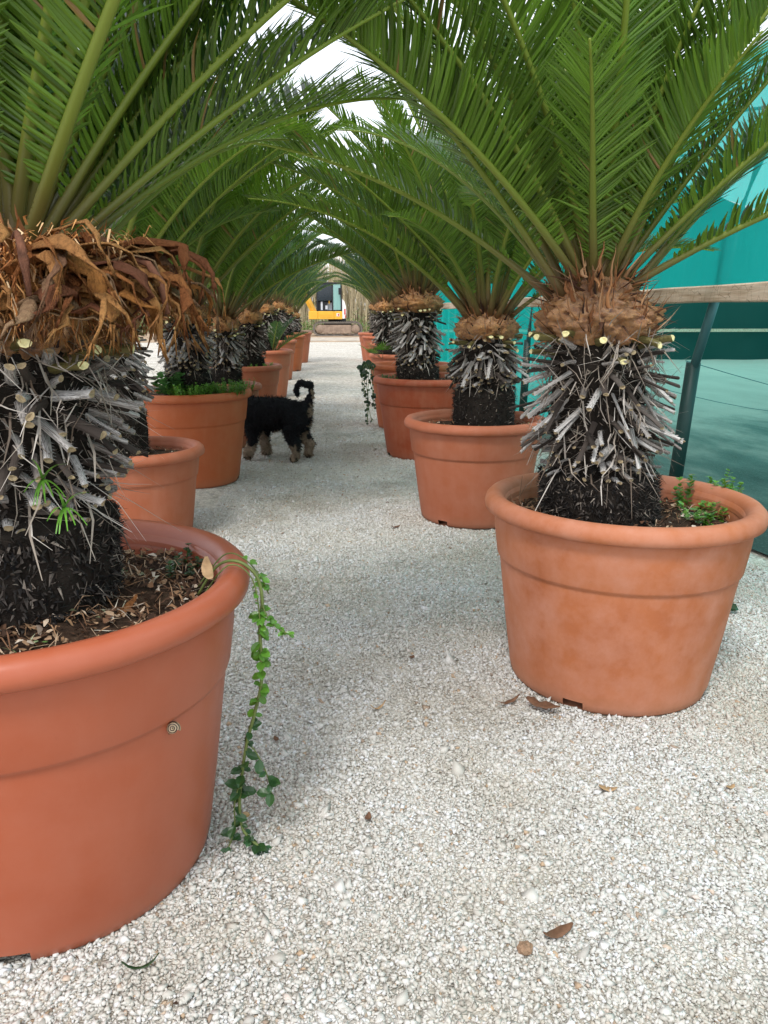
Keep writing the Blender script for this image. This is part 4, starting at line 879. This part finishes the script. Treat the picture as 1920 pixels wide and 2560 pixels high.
g = random.Random(30)
for (x0, x1, y, lab) in ((-.8, 2.9, 36.2, 'weathered plank farthest from the excavator on the dirt track'), (-.6, 3.0, 37.6, 'weathered plank between two others on the dirt track'), (-.9, 2.6, 39.2, 'weathered plank closest to the excavator on the dirt track')):
    b = MB(); b.box((x0, y, -.03), (x1, y + .5, .05)); o = b.build('timber_plank', M['slab']); tag(o, lab, 'plank', 'planks before the excavator')
tag(scrap('dead_branch', (1.45, 41.5, .05), .7, .10, .3, M['dead_leaf'], '', '', .5, 44), 'dark clump of debris on the ground before the excavator track', 'debris')

# ------------------------------------------------------------------ reeds and bushes behind
M['reed'] = plain('reed', (.46, .38, .24), .8, .3, 3, island=True); M['reed_green'] = leafmat('reed_green', (.09, .17, .04), (.12, .20, .06), (.2, .4, .06), .4)
b = MB(); g = random.Random(12)
for k in range(12000):
    x = g.uniform(-30, 34); y = 52 + g.uniform(0, 5) + abs(x) * .05; h = g.uniform(3.6, 6.2); lx = g.gauss(0, .5); w = g.uniform(.008, .02)
    b.add([(x - w, y, -.05), (x + w, y, -.05), (x + lx * .4 + w, y, h * .6), (x + lx * .4 - w, y, h * .6), (x + lx, y, h)], [(0, 1, 2, 3), (3, 2, 4)], 0)
    for j in range(4):
        z = h * g.uniform(.1, 1); p = Vector((x + lx * z / h * .8, y, z)); d = aer(g.uniform(0, 6.28), g.uniform(-.5, .9)); s_ = d.cross(Vector((0, 0, 1))).normalized() * .025; L = g.uniform(.3, .6)
        b.add([p - s_, p + s_, p + d * L + Vector((0, 0, -.1))], [(0, 1, 2)], 0 if g.random() < .6 else 1)
tag(b.build('reed_thicket', [M['reed'], M['reed_green']]), 'tall dry tan reed thicket behind the excavator', 'reeds', kind='stuff')
b = MB()
for k in range(16000):
    x = g.uniform(-24, 30); hh = .8 + .6 * noise.noise(Vector((x * .7, 3, 1))); z = abs(g.gauss(0, .5)) * hh * 1.3; p = Vector((x, 50.5 + g.gauss(0, .5), z)); d = aer(g.uniform(0, 6.28), g.uniform(-.2, 1.2)); s_ = d.cross(Vector((0, 0, 1))).normalized() * .03; L = g.uniform(.12, .32)
    b.add([p, p + d * L * .5 + s_, p + d * L, p + d * L * .5 - s_], [(0, 1, 2, 3)])
tag(b.build('weed_bank', M['reed_green']), 'low bright green weeds at the foot of the reeds', 'weeds', kind='stuff')

# ------------------------------------------------------------------ shade tunnel with teal net
t = NT('net_teal'); v = t.coord(); w_ = t.n('TexWave'); w_.inputs['Scale'].default_value = .9; w_.inputs['Distortion'].default_value = 3; t.l(t.coord(scale=(1, 1, .15)), w_.inputs[0])
c = t.mix(t.ramp(w_.outputs['Fac'], [(.2, 0), (.8, 1)]), (.004, .125, .115), (.009, .20, .185)); t.bump(t.noise(t.coord(scale=(.5, 1.6, .5)), 2.2, 6), 1, .25); t.set(c, .7, .3); mx = t.translucent((.04, .74, .68), .78); tp = t.n('BsdfTransparent'); m2 = t.n('MixShader'); m2.inputs[0].default_value = .28; t.l(mx.outputs[0], m2.inputs[1]); t.l(tp.outputs[0], m2.inputs[2]); t.l(m2.outputs[0], t.out.inputs[0]); M['net_teal'] = t.m
t = NT('net_dark'); t.bump(t.noise(t.coord(scale=(1, 1, .3)), 2, 4), .5, .05); t.set((.005, .046, .040), .7, .3); t.translucent((.006, .11, .09), .25); M['net_dark'] = t.m
M['post_green'] = plain('post_green', (.005, .032, .028), .5, .2, 6); M['pipe_grey'] = plain('pipe_grey', (.06, .16, .17), .45, .15, 6, metal=.3)
t = NT('rail_wood'); v = t.coord(scale=(14, .9, 14)); n1 = t.noise(v, 2.2, 6, .65)
vc = t.n('TexVoronoi', feature='DISTANCE_TO_EDGE'); vc.inputs['Scale'].default_value = 7; t.l(t.coord(scale=(1, 2.2, 1.2)), vc.inputs['Vector'])
c = t.ramp(n1, [(.3, (.38, .26, .17)), (.5, (.60, .47, .35)), (.75, (.72, .61, .49))]); c = t.mix(t.ramp(vc.outputs['Distance'], [(0, .7), (.02, 0)]), c, (.12, .07, .04)); t.bump(n1, .5, .01); M['rail_wood'] = t.set(c, .85, .2)
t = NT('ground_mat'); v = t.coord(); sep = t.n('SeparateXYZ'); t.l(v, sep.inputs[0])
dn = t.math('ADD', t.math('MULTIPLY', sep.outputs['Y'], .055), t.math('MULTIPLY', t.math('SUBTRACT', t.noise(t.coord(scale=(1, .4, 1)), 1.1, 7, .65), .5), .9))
c = t.ramp(dn, [(.16, (.035, .075, .062)), (.32, (.12, .175, .15)), (.52, (.44, .42, .36)), (1, (.62, .59, .51))]); c = t.mix(t.math('MULTIPLY', t.ramp(t.noise(v, 60, 3), [(.5, 0), (.7, 1)]), .25), c, (.30, .34, .30))  # far part paler: grazing sheen put into the colour, along with dusty patches
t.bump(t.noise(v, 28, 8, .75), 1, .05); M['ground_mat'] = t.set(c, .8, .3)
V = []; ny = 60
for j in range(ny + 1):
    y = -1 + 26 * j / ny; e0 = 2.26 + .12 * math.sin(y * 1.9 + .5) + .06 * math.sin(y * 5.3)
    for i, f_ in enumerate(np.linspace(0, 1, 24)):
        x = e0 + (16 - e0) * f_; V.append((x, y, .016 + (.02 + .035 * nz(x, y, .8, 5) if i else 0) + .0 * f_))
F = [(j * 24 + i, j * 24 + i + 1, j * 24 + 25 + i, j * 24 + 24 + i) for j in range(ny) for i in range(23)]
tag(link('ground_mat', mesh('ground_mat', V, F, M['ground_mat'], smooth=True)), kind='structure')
tn = empty('shade_tunnel', (2.4, 5, 0)); tag(tn, 'shade tunnel of teal net on hoops with a rough wooden rail and green posts', 'shade tunnel')
RX, RZ = 2.4, 1.41
def loc(x, y, z): return (x - 2.4, y - 5, z)
def sheet(name, fn, nu, nv, mat):
    V = [loc(*fn(i / nu, j / nv)) for j in range(nv + 1) for i in range(nu + 1)]
    F = [(j * (nu + 1) + i, j * (nu + 1) + i + 1, (j + 1) * (nu + 1) + i + 1, (j + 1) * (nu + 1) + i) for j in range(nv) for i in range(nu)]
    return link(name, mesh(name, V, F, mat, smooth=True), tn)
def arch(u):   # cross-section from the rail up and over to the far side
    a = math.pi * (1 - u); return 8.7 + 6.25 * math.cos(a), 1.44 + 3.2 * math.sin(a) ** .9
sheet('roof_net', lambda u, v: (arch(u)[0] + .02 * math.sin(v * 300), -1 + 23 * v, arch(u)[1] - .06 * abs(math.sin(v * 23 / 2 * math.pi)) - .02 * nz(u * 9, v * 30, 1)), 40, 180, M['net_teal'])
sheet('side_net', lambda u, v: (14.95 + .05 * math.sin(v * 80), -1 + 23 * v, 1.5 * u), 4, 100, M['net_dark'])
sheet('end_net', lambda u, v: (2.45 + 12.5 * u, 20.8 + .12 * math.sin(u * 40), (max(.05, arch(u)[1]) - .1) * v), 90, 12, M['net_dark'])
sheet('hanging_net', lambda u, v: (2.47 + .04 * math.sin(v * 110), 7.6 + 13.2 * v, 1.38 * u), 6, 160, M['net_teal'])
for y0 in (-1.0, 3.2, 7.4, 11.6, 15.8):
    b = MB(); n = 12; V = []
    for i in range(n + 1):
        y = y0 + 4.19 * i / n; dz = .006 * nz(y, 1, 2.0, 2); hh = .052 + .006 * nz(y, 2, 1.4, 7)
        V += [loc(RX - .04, y, RZ + hh + dz), loc(RX + .03, y, RZ + hh + dz), loc(RX + .03, y, RZ - hh + dz), loc(RX - .04, y, RZ - hh + dz)]
    b.add(V, [(4 * i + k, 4 * i + 4 + k, 4 * i + 4 + (k + 1) % 4, 4 * i + (k + 1) % 4) for i in range(n) for k in range(4)] + [(0, 1, 2, 3), (4 * n + 3, 4 * n + 2, 4 * n + 1, 4 * n)])
    o = b.build('rail', M['rail_wood'], tn); md = o.modifiers.new('bevel', 'BEVEL'); md.width = .008
for y0 in (.9, 5.1, 9.3, 13.5, 17.7):
    b = MB(); b.tube([loc(RX + .06, y0 + .03, -.1), loc(RX + .06, y0 - .10, .98)], .047, 14); b.build('post', M['post_green'], tn, True)
    b = MB(); b.tube([loc(RX + .06, y0 - .09, .9), loc(RX + .06, y0 - .33, 1.44)], .030, 12); b.build('pole', M['pipe_grey'], tn, True)
    b = MB(); b.tube([loc(arch(u)[0] + .04, y0 - .33, arch(u)[1] - .05) for u in np.linspace(0, 1, 30)] + [loc(14.92, y0 - .33, 0)], .025, 8); b.build('hoop', M['pipe_grey'], tn, True)
b = MB(); b.box(loc(2.6, 20.55, .78), loc(14.8, 20.6, .86)); b.build('batten', M['rail_wood'], tn)
for k in range(2):
    b = MB(); b.tube([loc(2.5 + 6 * s, 5.2 + 1.5 * k + 1.5 * s, .98 - .5 * math.sin(s * 3.14) - .2 * k) for s in np.linspace(0, 1, 16)], .0025, 4); b.build('slack_wire', M['pipe_grey'], tn)
# far hedge beyond the tunnel and beyond the other row, so the rows stand in a nursery
